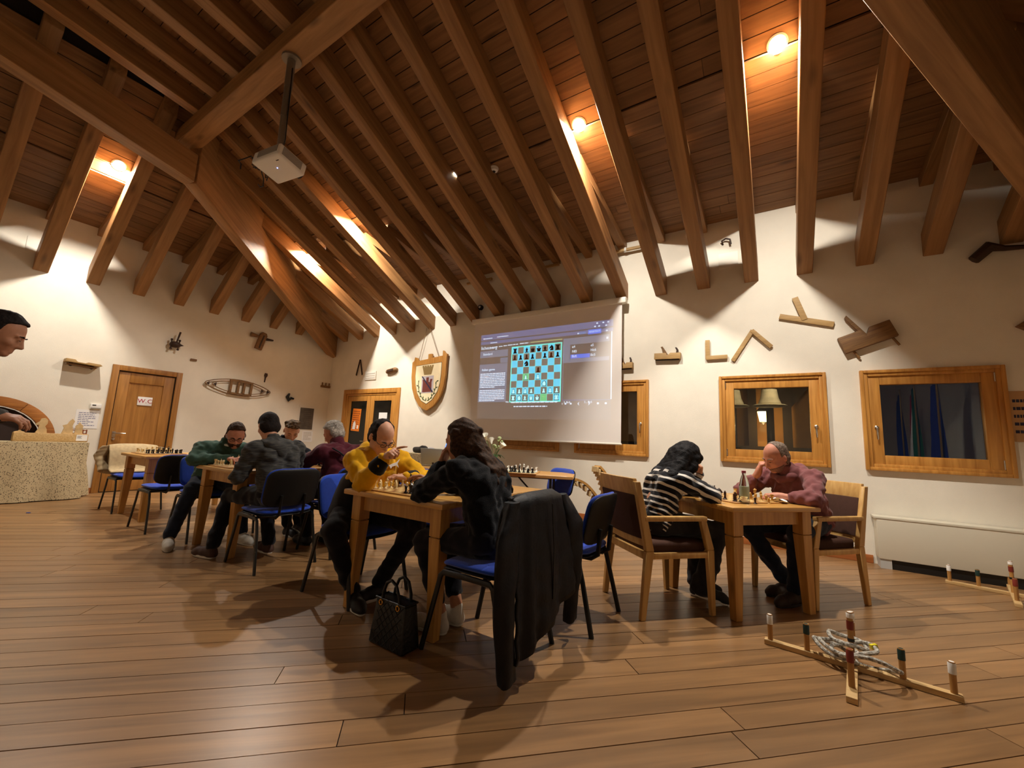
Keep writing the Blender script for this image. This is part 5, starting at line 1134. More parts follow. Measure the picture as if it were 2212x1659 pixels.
# -- older man in burgundy
m_burg = fabric('burgundy_fleece', '#5a2430', bump=.15)
def ex4(t, J, hc, A):
    MB().tube([(-.02, .17, .99), (-.075, .12, .95), (-.125, .0, .84), (-.14, -.12, .7), (-.1, -.18, .6)], 1., 6, sq=(.008, .022)).build('bag_strap', m_blk, t)
    n = np.array(J['neck'], float); F = Field(n-.16, n+.16, .0095); F.chain([n+v3(-.02, 0, .0), n+v3(.0, 0, .05)], [.074, .068], .02); link('collar', F.mesh('collar', .003, 40, 2, 2), m_burg, t)
person('white-haired older man in a burgundy pullover with a shoulder strap', (5.66, -3.42), 180,
       dict(pelvis=(-.03, 0, .58), chest=(.06, .0, .9), neck=(.13, .02, 1.0), head=(.2, .03, 1.135), hyaw=18, hpitch=28, lsh=(.09, .2, .945), rsh=(.08, -.2, .95), lelb=(.3, .29, .812), lwr=(.52, .12, .82), relb=(.32, -.27, .812), rwr=(.54, -.1, .82), lknee=(.44, .1, .52), rknee=(.44, -.1, .52), lank=(.36, .1, .1), rank=(.3, -.1, .1), seed=16),
       sk2, m_burg, m_blk2, m_leather, m_soleb, MATS['hair_grey'], short_hair([((-.6, 0, .8), -.005)], .01, .0, .02), 'pullover', belly=.05, hands={'l': dict(d=(.8, -.5, .1), n=(0, 0, 1)), 'r': dict(d=(.8, .5, .1), n=(0, 0, 1))}, extra=ex4)
# -- woman in the striped sweater
m_str = mat('striped_knit', '#111118', rough=.9, spec=.15, sheen=.2); _nt = m_str.node_tree; _b = _nt.nodes['Principled BSDF']
_tc = _n(_nt, 'ShaderNodeTexCoord'); _dp = _n(_nt, 'ShaderNodeVectorMath', operation='DOT_PRODUCT'); _dp.inputs[1].default_value = (.42, .05, .9); _nt.links.new(_tc.outputs['Object'], _dp.inputs[0])
_nz = _n(_nt, 'ShaderNodeTexNoise'); _nz.inputs['Scale'].default_value = 7; _nt.links.new(_tc.outputs['Object'], _nz.inputs['Vector']); _ad = _n(_nt, 'ShaderNodeMath', operation='MULTIPLY_ADD'); _ad.inputs[1].default_value = .03; _nt.links.new(_nz.outputs['Fac'], _ad.inputs[0]); _nt.links.new(_dp.outputs['Value'], _ad.inputs[2])
_pw = _n(_nt, 'ShaderNodeMath', operation='POWER'); _pw.inputs[1].default_value = .5; _sb = _n(_nt, 'ShaderNodeMath', operation='SUBTRACT'); _sb.inputs[1].default_value = .42; _nt.links.new(_ad.outputs[0], _sb.inputs[0]); _nt.links.new(_sb.outputs[0], _pw.inputs[0])
_ml = _n(_nt, 'ShaderNodeMath', operation='MULTIPLY'); _ml.inputs[1].default_value = 23.; _nt.links.new(_pw.outputs[0], _ml.inputs[0]); _fr = _n(_nt, 'ShaderNodeMath', operation='FRACT'); _nt.links.new(_ml.outputs[0], _fr.inputs[0]); _gt = _n(_nt, 'ShaderNodeMath', operation='GREATER_THAN'); _gt.inputs[1].default_value = .66; _nt.links.new(_fr.outputs[0], _gt.inputs[0])
_mx = _n(_nt, 'ShaderNodeMix', data_type='RGBA'); _mx.inputs['A'].default_value = hexc('#101018'); _mx.inputs['B'].default_value = hexc('#d9d2c8'); _nt.links.new(_gt.outputs[0], _mx.inputs['Factor']); _nt.links.new(_mx.outputs['Result'], _b.inputs['Base Color'])
def hair7(t, hc, A, m):
    F = Field(np.array(hc)-v3(.34, .24, .3), np.array(hc)+v3(.2, .24, .17), .007); P = lambda x, y, z: np.array(hc)+A @ v3(x, y, z); Wd = lambda x, y, z: np.array(hc)+v3(x, y, z)
    F.ell(P(-.014, 0, .032), (.112, .095, .108), A, .01, keep=[((-.5, 0, .86), -.012)]); F.ell(P(-.04, 0, -.03), (.085, .092, .11), A, .02)
    for y in (-.09, .09): F.chain([P(.02, y*.9, .02), P(.03, y, -.06), P(.0, y*1.05, -.15)], [.03, .03, .02], .03)
    for y, e, z in ((-.08, -.24, -.16), (-.04, -.28, -.17), (0, -.29, -.16), (.04, -.27, -.17), (.08, -.22, -.17)): F.chain([P(-.07, y*.8, .0), Wd(-.12, y*1.1, -.07), Wd(-.19, y*1.3, -.13), Wd(e, y*1.4, z)], [.05, .048, .04, .022], .035)
    F.chain([P(.075, -.06, .06), P(.1, 0, .052), P(.075, .06, .06)], [.018, .02, .018], .02)
    link('hair', F.mesh('hair', .003, 95, 9, 1), m, t)
def ex7(t, J, hc, A):
    MB().tube([(.44, -.2, .83), (.46, -.16, .82)], .034, 10).build('bracelet', MATS['old_tool_wood'], t, smooth=True) if 0 else None
person('woman in a black and white striped sweater with long black hair', (8.58, -2.75), 47,
       dict(pelvis=(-.04, 0, .6), chest=(.06, 0, .87), neck=(.14, 0, .95), head=(.25, -.01, 1.06), hyaw=0, hpitch=34, lsh=(.13, .165, .9), rsh=(.12, -.17, .9), relb=(.33, -.2, .8), rwr=(.44, -.03, .83), lelb=(.44, .19, .8), lwr=(.42, .06, .94), lknee=(.46, .1, .53), rknee=(.47, -.1, .53), lank=(.42, .1, .1), rank=(.3, -.1, .13), lfoot=(1, 0, 0), rfoot=(1, -.1, 0), rlift=.05, rtilt=16, flare=1, seed=19),
       sk1, m_str, fabric('charcoal_trousers', '#2c2a2c', var=.12), mat('shoe_canvas', '#1b1b1e', rough=.8), m_solew, MATS['hair_dark'], hair7, 'striped_sweater', slim=.92, hands={'l': dict(d=(-.3, -.35, 1), n=(1, .3, .2), curl=(60, 75, 50)), 'r': dict(d=(.5, .8, -.05), n=(0, 0, 1), curl=(50, 60, 40))}, extra=ex7)
# -- man in the pink hoodie, cheek resting on his hand
m_pink = fabric('pink_sweat', '#7d4c4c', bump=.2)
def ex8(t, J, hc, A):
    brows_eyes(t, hc, A, MATS['hair_salt']); n = np.array(J['neck'], float)
    F = Field(n-.2, n+.2, .0095); F.chain([n+v3(-.08, -.1, .0), n+v3(-.13, 0, .02), n+v3(-.08, .1, .0)], [.045, .055, .045], .03); F.chain([n+v3(-.05, .1, .0), n+v3(.05, .075, -.03), n+v3(.085, 0, -.06), n+v3(.05, -.075, -.03), n+v3(-.05, -.1, 0)], [.038, .032, .026, .032, .038], .02); link('hood', F.mesh('hood', .004, 40, 2, 2), m_pink, t)
    F = hair_field(hc, .15); P = lambda x, y, z: np.array(hc)+A @ v3(x, y, z)
    F.ell(P(.024, 0, -.048), (.0745, .0645, .0845), A, .01, keep=[((-.1, 0, -1), .01)]); link('stubble', F.mesh('stubble', .001, 130, 2, 1), mat('stubble', '#7a5548', rough=.7, col2='#8f6a5a', vscale=160), t)
person('man in a dusky pink hoodie resting his cheek on his hand', (9.53, -1.76), -130,
       dict(pelvis=(-.04, 0, .6), chest=(.07, 0, .9), neck=(.15, 0, .98), head=(.25, -.02, 1.105), hyaw=-10, hpitch=28, hroll=-6, lsh=(.12, .2, .945), rsh=(.12, -.2, .94), relb=(.34, -.27, .8), rwr=(.3, -.15, .965), lelb=(.29, .31, .8), lwr=(.38, .1, .8), lknee=(.34, .22, .54), rknee=(.47, -.12, .53), lank=(.3, .14, .1), rank=(.16, -.04, .1), lfoot=(1, .1, 0), rfoot=(1, 0, 0), seed=22),
       sk2, m_pink, fabric('denim', '#232a3a', var=.15, vs=12.), mat('boot_brown', '#33261e', rough=.7), m_soleb, MATS['hair_salt'], short_hair([((-.93, 0, -.12), -.022)], .002, .0, .008, wr=.001), 'hoodie', sleeve=.62, belly=.045, hands={'r': dict(d=(-.15, .25, 1), n=(.8, -.6, .1), curl=(60, 70, 45)), 'l': dict(d=(.6, -.75, .0), n=(0, 0, 1), curl=(50, 50, 30))}, extra=ex8)
# -- standing man at the left edge
def ex0(t, J, hc, A): brows_eyes(t, hc, A, MATS['hair_black'])
m_grey0 = fabric('grey_sweat', '#4a4844', var=.1)
person('standing man in a grey sweatshirt looking down at the left edge', (5.53, -5.98), 72,
       dict(pelvis=(-.02, 0, .95), chest=(.06, 0, 1.3), neck=(.13, 0, 1.47), head=(.245, 0, 1.625), hyaw=0, hpitch=22, lsh=(.06, .19, 1.41), rsh=(.06, -.19, 1.41), relb=(.1, -.26, 1.13), rwr=(.32, -.14, 1.15), lelb=(.06, .27, 1.13), lwr=(.28, .12, 1.15), lknee=(.04, .1, .5), rknee=(.04, -.1, .5), lank=(.0, .11, .1), rank=(.0, -.11, .1), seed=25),
       sk3, m_grey0, m_blk2, m_leather, m_solew, MATS['hair_black'], short_hair([((-.5, 0, .85), .014)], .006, .008, .02, back=-.02), 'sweatshirt', hands={'r': dict(d=(1, .1, -.1), n=(0, -.3, 1), curl=(30, 35, 25)), 'l': dict(d=(1, -.1, -.1), n=(0, .3, 1), curl=(30, 35, 25))}, extra=ex0)
SCRAP = (1.61, -4.88, .0005)
# ================================================================== CHESS
m_wpc = mat('boxwood', '#d9bf8a', rough=.35, spec=.5, rnd=.06); m_bpc = mat('ebony', '#1c1411', rough=.3, spec=.5); m_opc = mat('rosewood_set', '#3a1e14', rough=.35, spec=.5); m_yw = mat('boxwood_yellow', '#c99a4a', rough=.4, spec=.5)
base = [(.0001, 0), (1., 0), (1., .12), (.88, .2), (.92, .28), (.66, .42)]
PROF = {'P': (.0145, .047, base+[(.42, .9), (.36, 1.45), (.62, 1.56), (.62, 1.66), (.36, 1.75), (.62, 2.2), (.66, 2.55), (.5, 2.95), (.2, 3.15), (.0001, 3.2)]),
        'R': (.0165, .052, base+[(.55, 1.0), (.5, 2.0), (.74, 2.12), (.78, 2.3), (.78, 2.95), (.55, 2.95), (.5, 2.65), (.0001, 2.65)]),
        'B': (.0165, .066, base+[(.44, 1.1), (.36, 2.0), (.68, 2.1), (.66, 2.2), (.4, 2.3), (.6, 2.8), (.5, 3.3), (.22, 3.7), (.2, 3.85), (.12, 4.0), (.0001, 4.0)]),
        'Q': (.018, .08, base+[(.46, 1.2), (.36, 2.4), (.7, 2.5), (.68, 2.62), (.42, 2.72), (.5, 3.2), (.72, 3.8), (.6, 3.9), (.45, 3.85), (.3, 4.05), (.15, 4.3), (.0001, 4.35)]),
        'K': (.018, .092, base+[(.48, 1.2), (.38, 2.6), (.72, 2.7), (.7, 2.84), (.44, 2.94), (.52, 3.5), (.68, 4.1), (.5, 4.3), (.2, 4.5), (.0001, 4.55)]), 'N': (.0165, .058, base+[(.0001, .45)])}
PM = {}
def piece_mesh(k):
    if k in PM: return PM[k]
    r, h, prof = PROF[k]; top = max(z for _, z in prof); mb = MB(); zs = h/top if k not in 'KN' else (.08/4.55 if k == 'K' else .0165)
    mb.lathe([(x*r, z*zs) for x, z in prof], 14)
    if k == 'K': mb.box((0, 0, .087), (.0035, .005, .014)); mb.box((0, 0, .088), (.0035, .011, .004))
    if k == 'N':
        P = [(-.011, .006), (.011, .006), (.012, .02), (.009, .034), (.004, .046), (-.002, .056), (-.004, .05), (-.013, .042), (-.018, .031), (-.014, .027), (-.007, .031), (-.002, .031), (-.008, .021)]
        mb.prism(P, .013, Matrix(((1, 0, 0), (0, 0, 1), (0, 1, 0))), -.0065)
    if k == 'R':
        pass
    me = bpy.data.meshes.new('piece_'+k); me.from_pydata(mb.v, [], mb.f); me.update(); me.shade_smooth(); me.set_sharp_from_angle(angle=R(45)); PM[k] = me; return me
NM = {'P': 'pawn', 'R': 'rook', 'N': 'knight', 'B': 'bishop', 'Q': 'queen', 'K': 'king'}
PMM = {}
def piece(k, m, loc, rz, label, group):
    key = (k, m.name)
    if key not in PMM: me = piece_mesh(k).copy(); me.materials.clear(); me.materials.append(m); PMM[key] = me
    o = bpy.data.objects.new('chess_'+NM[k], PMM[key]); COL.objects.link(o); o.location = loc; o.rotation_euler = (0, 0, rz); tag(o, label, 'chess piece', group); return o
def checker(name, c1, c2, n=8):
    m = mat(name, c1, rough=.4); nt = m.node_tree; tc = _n(nt, 'ShaderNodeTexCoord'); ck = _n(nt, 'ShaderNodeTexChecker'); ck.inputs['Scale'].default_value = 1/.05; ck.inputs['Color1'].default_value = hexc(c1); ck.inputs['Color2'].default_value = hexc(c2); mp = _n(nt, 'ShaderNodeMapping'); mp.inputs['Location'].default_value = (.0, .0, .013); nt.links.new(tc.outputs['Object'], mp.inputs[0]); nt.links.new(mp.outputs[0], ck.inputs[0]); nt.links.new(ck.outputs[0], nt.nodes['Principled BSDF'].inputs['Base Color']); return m
m_chk = checker('board_wood', '#d8b878', '#8a5a30'); m_chk2 = checker('board_green', '#e0d6b8', '#6a7a58'); SQ = .05
def chess_set(where, cx, cy, z, rz, rows, boardlabel, wm=m_wpc, bm=m_bpc, cm=m_chk, jitter=.004, seed=1):
    """rows: 8 strings along local x (files) from the board's -y side; capitals white"""
    t = thing('chessboard', boardlabel, 'chessboard', (cx, cy, z), rz); MB().span((-.222, -.222, 0), (.222, .222, .010)).build('frame', m_slab, t, bevel=.003, bseg=1); MB().span((-.2, -.2, .0095), (.2, .2, .0112)).build('squares', cm, t)
    rr = random.Random(seed); M = rotz(rz); made = {}
    for j, row in enumerate(rows):
        for i, ch in enumerate(row):
            if ch in '. ': continue
            p = M @ Vector(((i-3.5)*SQ+rr.uniform(-jitter, jitter), (j-3.5)*SQ+rr.uniform(-jitter, jitter), 0)); k = ch.upper(); wh = ch.isupper()
            made.setdefault((wh, k), []).append(piece(k, wm if wh else bm, (cx+p.x, cy+p.y, z+.0112), rz+(0 if wh else math.pi)+rr.uniform(-.4, .4), '%s %s on the chessboard %s' % ('pale' if wh else 'dark', NM[k], where), 'pieces on the board '+where))
    ORD = ['leftmost', 'second from left', 'third from left', 'fourth from left', 'fifth from left', 'sixth from left', 'seventh from left', 'rightmost']
    for (wh, k), os_ in made.items():
        if len(os_) < 2: continue
        cw = cam.matrix_world.inverted(); px = lambda o: (lambda q: q.x/-q.z)(cw @ o.location); os_.sort(key=px)
        for i, o in enumerate(os_): o['label'] = '%s %s on the board %s, %s' % ('pale' if wh else 'dark', NM[k], where, 'rightmost' if i == len(os_)-1 else ORD[min(i, 6)])
# files run along local y so that the players sit at -x (pale) and +x (dark)
def side_set(where, cx, cy, z, rz, cols, lab, **kw):
    rows = [''.join(cols[i][j] for i in range(8)) for j in range(8)]; chess_set(where, cx, cy, z, rz, rows, lab, **kw)
side_set('before the man in yellow', 7.21, -3.98, .765, 0, ['RNB.KB.R', 'PPP.QPPP', '..N.....', '...PP...', '....p...', '..np....', 'ppp..ppp', 'r.bqkb.r'], 'chessboard between the man in yellow and the woman in black', seed=1)
side_set('at the far end of the middle table', 7.28, -3.34, .765, 0, ['........', 'P.......', '........', '........', '........', '.......n', 'p....ppp', '......rk'], 'chessboard at the far end of the middle table', seed=2)
side_set('before the man in green', 4.84, -4.0, .765, 0, ['RNBQKB.R', 'PP.P.PPP', 'P.N.....', 'P.......', '...p....', '..n..n..', '.pp.pppp', '..bqkb.r'], 'chessboard under the hands of the green sweater man', seed=3)
side_set('before the young man', 4.9, -3.4, .765, 0, ['R.BQK..R', 'PPP..PPP', '..N..N..', '..BPP...', '...pp...', '..n.b...', 'ppp..ppp', 'r..qkbnr'], 'chessboard between the young man and the white-haired man', seed=4)
side_set('by the toilet door', 2.52, -3.97, .765, R(2), ['RNBQKBNR', 'PPPPPPPP', '........', '........', '........', '........', 'pppppppp', 'rnbqkbnr'], 'chessboard set for a game on the table by the toilet door', seed=5)
side_set('before the striped sweater woman', 9.07, -2.26, .755, T4A, ['r.bqk..r', 'pp...ppp', '..n..n..', '..p.....', '....P...', '..N..N..', 'PPPP.PP.', 'R.BQ.K.R'], 'chessboard between the striped sweater and pink hoodie players', wm=m_yw, bm=m_opc, seed=6)
piece('P', m_opc, (9.215, -2.44, .7551), 0, 'dark pawn standing off the board beside the water bottle', None); piece('P', m_yw, (9.30, -2.335, .7551), 0, 'yellow pawn at the table edge before the pink hoodie man', None)
chess_set('on the slab table', 6.78, -1.84, .7732, R(22), ['r.bqkbnr', 'pppp.ppp', '..n.....', '........', '........', '.....N..', 'PPPP.PPP', 'RNBQKB.R'], 'chessboard at the right end of the slab table', wm=mat('white_set', '#e6e2da', rough=.4), cm=m_chk2, seed=7)
for i in range(5): piece('RNBQP'[i], m_bpc, (5.72+.06*i, -2.2+.024*i+.01*(i % 2), .7732), .5*i, 'dark %s lined up before the silver laptop' % NM['RNBQP'[i]], 'dark pieces before the laptop')
for i in range(4): piece('PPBN'[i], m_wpc, (6.1+.05*i, -2.06+.03*(i % 2), .7732), .5*i, ('leftmost pale pawn', 'second pale pawn', 'pale bishop', 'pale knight')[i]+' beside the dark row on the slab table', 'pale pieces beside the laptop')
# ================================================================== SMALL THINGS ON AND BY THE TABLES
# water bottle
m_pet = mat('clear_plastic', '#dfe8e4', rough=.05, trans=1., ior=1.2, spec=.3); m_water = mat('bottle_label', '#b9c8b4', rough=.3, alpha=.75)
t = thing('water_bottle', 'half empty clear plastic water bottle with a pink cap', 'bottle', (9.15, -2.50, .7551))
MB().lathe([(.0001, .002), (.028, 0), (.034, .006), (.034, .05), (.031, .06), (.034, .07), (.034, .135), (.03, .16), (.018, .2), (.0125, .212), (.0125, .23)], 18).build('bottle', m_pet, t, smooth=True); MB().lathe([(.0345, .055), (.0345, .125)], 18).build('label', m_water, t, smooth=True); MB().lathe([(.015, .222), (.015, .24), (.0001, .241)], 14).build('cap', mat('pink_cap', '#b5546a', rough=.4), t, smooth=True)
# crumpled white tissue
F_ = None
rr = random.Random(3); vs = []; fs = []; n = 9
for i in range(n):
    for j in range(n): vs.append(((i/(n-1)-.5)*.12+rr.uniform(-.008, .008), (j/(n-1)-.5)*.1+rr.uniform(-.008, .008), .012+rr.uniform(0, .04)*(1-abs(i-4)/5)))
for i in range(n-1):
    for j in range(n-1): a = i*n+j; fs.append((a, a+1, a+n+1, a+n))
o = MB().add(vs, fs).build('paper_tissue', m_paper, None, smooth=True, sub=1); o.location = (9.36, -2.2, .757); tag(o, 'crumpled white tissue in front of the pink hoodie man', 'tissue')
# silver laptop seen from behind and one with a mountain wallpaper
m_alu = mat('aluminium', '#c4cfcb', rough=.4, metal=.1)
def laptop(loc, rz, label, screen=False, openang=105):
    t = thing('laptop', label, 'laptop', loc, rz); MB().span((-.155, -.11, 0), (.155, .11, .014)).build('base', m_alu if not screen else m_blackp, t, bevel=.004); MB().span((-.14, -.04, .0142), (.14, .09, .016)).build('keyboard', m_blackp, t)
    l = MB().span((-.155, 0, -.004), (.155, .215, .004)).build('lid', m_alu if not screen else m_blackp, t, bevel=.003); l.matrix_local = Matrix.Translation((0, .11, .016)) @ Matrix.Rotation(R(180-openang), 4, 'X')
    MB().span((-.147, .012, .0042), (.147, .205, .005)).build('display', mat('wallpaper_blue', '#1a4ab8', emis=(.09, .3, 1.), estr=1.6) if screen else m_blackp, l)
    if screen:
        MB().prism([(-.147, .09), (-.12, .1), (-.1, .12), (-.075, .105), (-.06, .13), (-.045, .17), (-.03, .13), (-.01, .1), (.02, .08), (.05, .1), (.09, .13), (.12, .115), (.147, .12), (.147, .06), (.05, .05), (-.045, .03), (-.1, .06), (-.147, .06)], .0004, None, .005).build('wallpaper_mountains', mat('wallpaper_dark', '#10204a', emis=(.01, .03, .12), estr=1.), l)
        MB().prism([(-.147, .012), (-.147, .03), (-.09, .05), (-.045, .035), (.04, .045), (.147, .035), (.147, .012)], .0004, None, .0052).build('wallpaper_water', mat('wallpaper_pale', '#4a78c8', emis=(.2, .4, .9), estr=1.2), l)
    return t
laptop((5.62, -2.03, .7732), R(22+176), 'open silver laptop seen from behind on the slab table'); laptop((5.02, -1.3, .8832), R(-25), 'open black laptop with a blue mountain wallpaper', True)
# bag and cap heap on the covered table
F_ = lambda: None
def lump(name, label, cat, loc, parts, m, h=.012, wr=.006, seed=1, wsc=40, rz=0.):
    pts = [p for ch in parts for p in ch[0]]; rs = max(max(ch[1]) for ch in parts); lo, hi = bounds(pts, rs+.06); lo[2] = max(lo[2], -.004); F = Field(lo, hi, h)
    for P, r, k in parts: F.chain(P, r, k)
    o = link(name, F.mesh(name, wr, wsc, seed, 2), m); o.location = loc; o.rotation_euler = (0, 0, rz); return tag(o, label, cat)
m_dfab = fabric('dark_bag_cloth', '#2a2622', var=.2); m_wcap = fabric('white_cap_cloth', '#d8d4d8', var=.05)
lump('soft_bag', 'dark soft bag lying on the spotted cloth left of the laptop', 'bag', (4.66, -1.33, .885), [([(-.16, 0, .04), (0, .02, .05), (.15, -.01, .04)], [.045, .06, .04], .04)], m_dfab)
o = lump('white_cap', 'white cap with a dark brim left of the mountain laptop', 'cap', (4.94, -1.42, .885), [([(-.03, 0, .04), (.02, 0, .04)], [.06, .055], .03)], m_wcap, wr=.002); b = MB().prism([(.03, -.05), (.11, -.04), (.13, 0), (.11, .04), (.03, .05)], .006, None, .02).build('brim', m_dfab, o)
# vase of white lilies on the slab table
t = thing('flower_vase', 'glass vase of white calla lilies and green leaves before the screen', 'vase', (6.3, -1.72, .7735))
MB().lathe([(.0001, .002), (.045, 0), (.05, .02), (.04, .1), (.055, .17), (.06, .175), (.05, .165), (.036, .1), (.044, .02), (.0001, .012)], 16).build('vase', m_pet, t, smooth=True); rr = random.Random(6); m_stem = mat('stem_green', '#4f6a34', rough=.6); m_petal = mat('lily_white', '#ecebdc', rough=.6); m_leafg = mat('leaf_green', '#3f5a2c', rough=.5); m_hyd = mat('flower_green', '#b8c890', rough=.7)
for i in range(7):
    a = i*2.4; q = .06+.03*(i % 3); e = Vector((math.cos(a)*q*1.5, math.sin(a)*q*1.5, .26+.05*(i % 3))); MB().tube([(0, 0, .02), tuple(e*.6+Vector((0, 0, .05))), tuple(e)], .004, 6).build('stem', m_stem, t)
    if i < 4: MB().lathe([(.006, 0), (.016, .03), (.026, .06), (.045, .085), (.04, .084), (.02, .06), (.004, .03)], 12, Matrix.Rotation(.7, 3, Vector((-math.sin(a), math.cos(a), 0))), tuple(e)).build('lily', m_petal, t, smooth=True)
    else:
        mb = MB()
        for k in range(9): mb.sphere(tuple(e+Vector((rr.uniform(-.03, .03), rr.uniform(-.03, .03), rr.uniform(-.01, .04)))), .016, 8, 5)
        mb.build('blossom_cluster', m_hyd, t, smooth=True)['kind'] = 'stuff'
for i in range(6):
    a = i*1.05+.4; d = Vector((math.cos(a), math.sin(a), 0)); s = Vector((-d.y, d.x, 0)); P0 = Vector((0, 0, .16)); vs = []
    for j in range(6): f = j/5; c = P0+d*(.15*f)+Vector((0, 0, .12*f-.14*f*f)); w = .035*math.sin(math.pi*min(.97, f*.9+.06)); vs += [tuple(c-s*w), tuple(c+Vector((0, 0, -.006))), tuple(c+s*w)]
    fs = [(j*3+k, j*3+k+1, j*3+k+4, j*3+k+3) for j in range(5) for k in range(2)]; MB().add(vs, fs).build('leaf', m_leafg, t, smooth=True)
# potted plant in the corner behind the white-haired man
t = thing('potted_plant', 'leafy green plant in the corner behind the white-haired man', 'plant', (2.9, -1.6, 0)); MB().lathe([(.0001, 0), (.12, 0), (.16, .28), (.17, .3), (.15, .3), (.0001, .27)], 16).build('pot', mat('terracotta', '#8a5236', rough=.8), t, smooth=True); rr = random.Random(2)
for i in range(9):
    a = rr.uniform(0, 6.28); L = rr.uniform(.45, .75); q = rr.uniform(.06, .22); P = [Vector((0, 0, .27)), Vector((math.cos(a)*q*.5, math.sin(a)*q*.5, .27+L*.6)), Vector((math.cos(a)*q, math.sin(a)*q, .27+L))]; br = MB().tube(P, .006, 5).build('branch', m_stem, t)
    for k in range(7):
        f = .35+.65*k/6; c = P[0].lerp(P[1], f*2) if f < .5 else P[1].lerp(P[2], f*2-1); b2 = rr.uniform(0, 6.28); d = Vector((math.cos(b2), math.sin(b2), .4)).normalized(); s = d.cross(Vector((0, 0, 1))).normalized(); MB().add([tuple(c), tuple(c+d*.035+s*.018), tuple(c+d*.08), tuple(c+d*.035-s*.018), tuple(c+d*.04+Vector((0, 0, .006)))], [(0, 1, 4), (1, 2, 4), (2, 3, 4), (3, 0, 4)]).build('leaf', m_leafg, br)
# red cloth and beige jacket at the toilet-door table
lump('red_scarf', 'folded red cloth on the table by the toilet door', 'cloth', (2.93, -3.45, .7655), [([(-.12, 0, .02), (.0, .02, .03), (.12, -.02, .02)], [.04, .045, .035], .03)], fabric('red_cloth', '#b5242c'), wr=.006)
m_beige = fabric('beige_cloth', '#b9a27c', var=.1)
def draped_jacket(t, m, path, hem, wtop, wbot, folds, seed, sleeves, back=-1, amp=.02, name='jacket_body'):
    """cloth laid over a chair back: path = [(x, z)] from the front hem over the top; the back falls to hem(u)"""
    rr = random.Random(seed); nu, nv = 44, 30; ph = [rr.uniform(0, 6.28) for _ in range(8)]; vs = []; fs = []
    nf = len(path)-1; xb, zt = path[-1]
    for i in range(nu+1):
        u = -1+2*i/nu
        for j in range(nv+1):
            f = j/nv
            if f < .3:
                g_ = f/.3*nf; k = min(int(g_), nf-1); e = g_-k; x = path[k][0]+(path[k+1][0]-path[k][0])*e; z = path[k][1]+(path[k+1][1]-path[k][1])*e; d = 0.
            else:
                d = (f-.3)/.7; z = zt+(hem(u)-zt)*d; x = xb+back*(.02+.05*math.sin(d*1.4)); 
            w = wtop+(wbot-wtop)*d; y = u*w+.012*math.sin(9*f+ph[1]+u*2)*d
            am = amp*(.12+1.0*d); fo = sum(math.sin(u*folds*(1+.55*q)+ph[q]+d*(.5-q*.35))/(1+.6*q) for q in range(5))
            edge = 1-abs(u)**6*.4; cr = .004*math.sin(z*55+ph[2]+u*6)*math.sin(u*5+ph[3]); x += back*(am*fo*.55*edge+cr*(.4+d)); x -= back*(.05*abs(u)**3*(1-d*.4)) if f >= .22 else 0
            if abs(z-zt) < .06 and f < .35: z -= .02*abs(u)**3
            vs.append((x, y, z))
    for i in range(nu):
        for j in range(nv): q = i*(nv+1)+j; fs.append((q, q+1, q+nv+2, q+nv+1))
    o = MB().add(vs, fs).build(name, m, t, smooth=True, angle=180); md = o.modifiers.new('thick', 'SOLIDIFY'); md.thickness = .012; md.offset = 0
    for P, r in sleeves:
        P = [Vector(p) for p in P]; n = 26; rings = []; seg = 18; vs = []; fs = []
        for k in range(n+1):
            g_ = k/n*(len(P)-1); q = min(int(g_), len(P)-2); e = g_-q; c = P[q].lerp(P[q+1], e); rad = r[q]+(r[q+1]-r[q])*e
            for l in range(seg):
                an = 2*math.pi*l/seg; w = 1+.16*math.sin(3*an+k*.25+ph[4])+.1*math.sin(k*1.3+2*an+ph[5])*math.cos(an+ph[6]); vs.append((c.x+rad*w*.62*math.cos(an), c.y+rad*w*1.15*math.sin(an), c.z))
        for k in range(n):
            for l in range(seg): fs.append((k*seg+l, k*seg+(l+1) % seg, (k+1)*seg+(l+1) % seg, (k+1)*seg+l))
        fs += [tuple(range(seg)), tuple(n*seg+l for l in range(seg))][::-1]; MB().add(vs, fs).build('sleeve', m, t, smooth=True, angle=60)
t = thing('beige_jacket', 'beige jacket draped over the chair beside the toilet door', 'jacket', (2.0, -4.03, 0))
draped_jacket(t, m_beige, [(.02, .495), (-.11, .52), (-.15, .62), (-.2, .8), (-.3, .86), (-.335, .85)], lambda u: .48+.04*math.sin(u*3), .26, .29, 7, 3, [([(-.3, .27, .82), (-.33, .31, .7), (-.3, .3, .5)], [.05, .055, .045]), ([(-.27, -.27, .83), (-.28, -.32, .7), (-.2, -.3, .52)], [.05, .055, .045])])
# black jacket over the chair of the woman in black (that chair faces -x)
m_jack = mat('jacket_satin', '#0d0c10', rough=.55, spec=.3, bump=.2, bscale=60, var=.2, vscale=12); t = thing('black_jacket', 'black zip jacket hung over the back of the front chair, trailing to the floor', 'jacket', (7.97, -4.05, 0))
def hem6(u): return .13+.2*max(0, (u+.75)/1.75)**.8 if u > -.75 else .13-.02*(u+.75)
draped_jacket(t, m_jack, [(.19, .6), (.2, .7), (.215, .8), (.255, .865), (.3, .875), (.325, .85)], hem6, .25, .33, 6.5, 7, [([(.3, .25, .84), (.36, .31, .68), (.365, .325, .4), (.345, .33, .12)], [.05, .068, .06, .052]), ([(.29, -.26, .84), (.31, -.34, .66), (.33, -.36, .36), (.34, -.33, .06)], [.05, .065, .058, .05])], back=1, amp=.024)
MB().tube([(.385, -.02, .82), (.4, -.015, .6), (.41, -.03, .35)], .004, 5).build('zip', mat('zip_dark', '#3a3838', rough=.4, metal=.7), t)
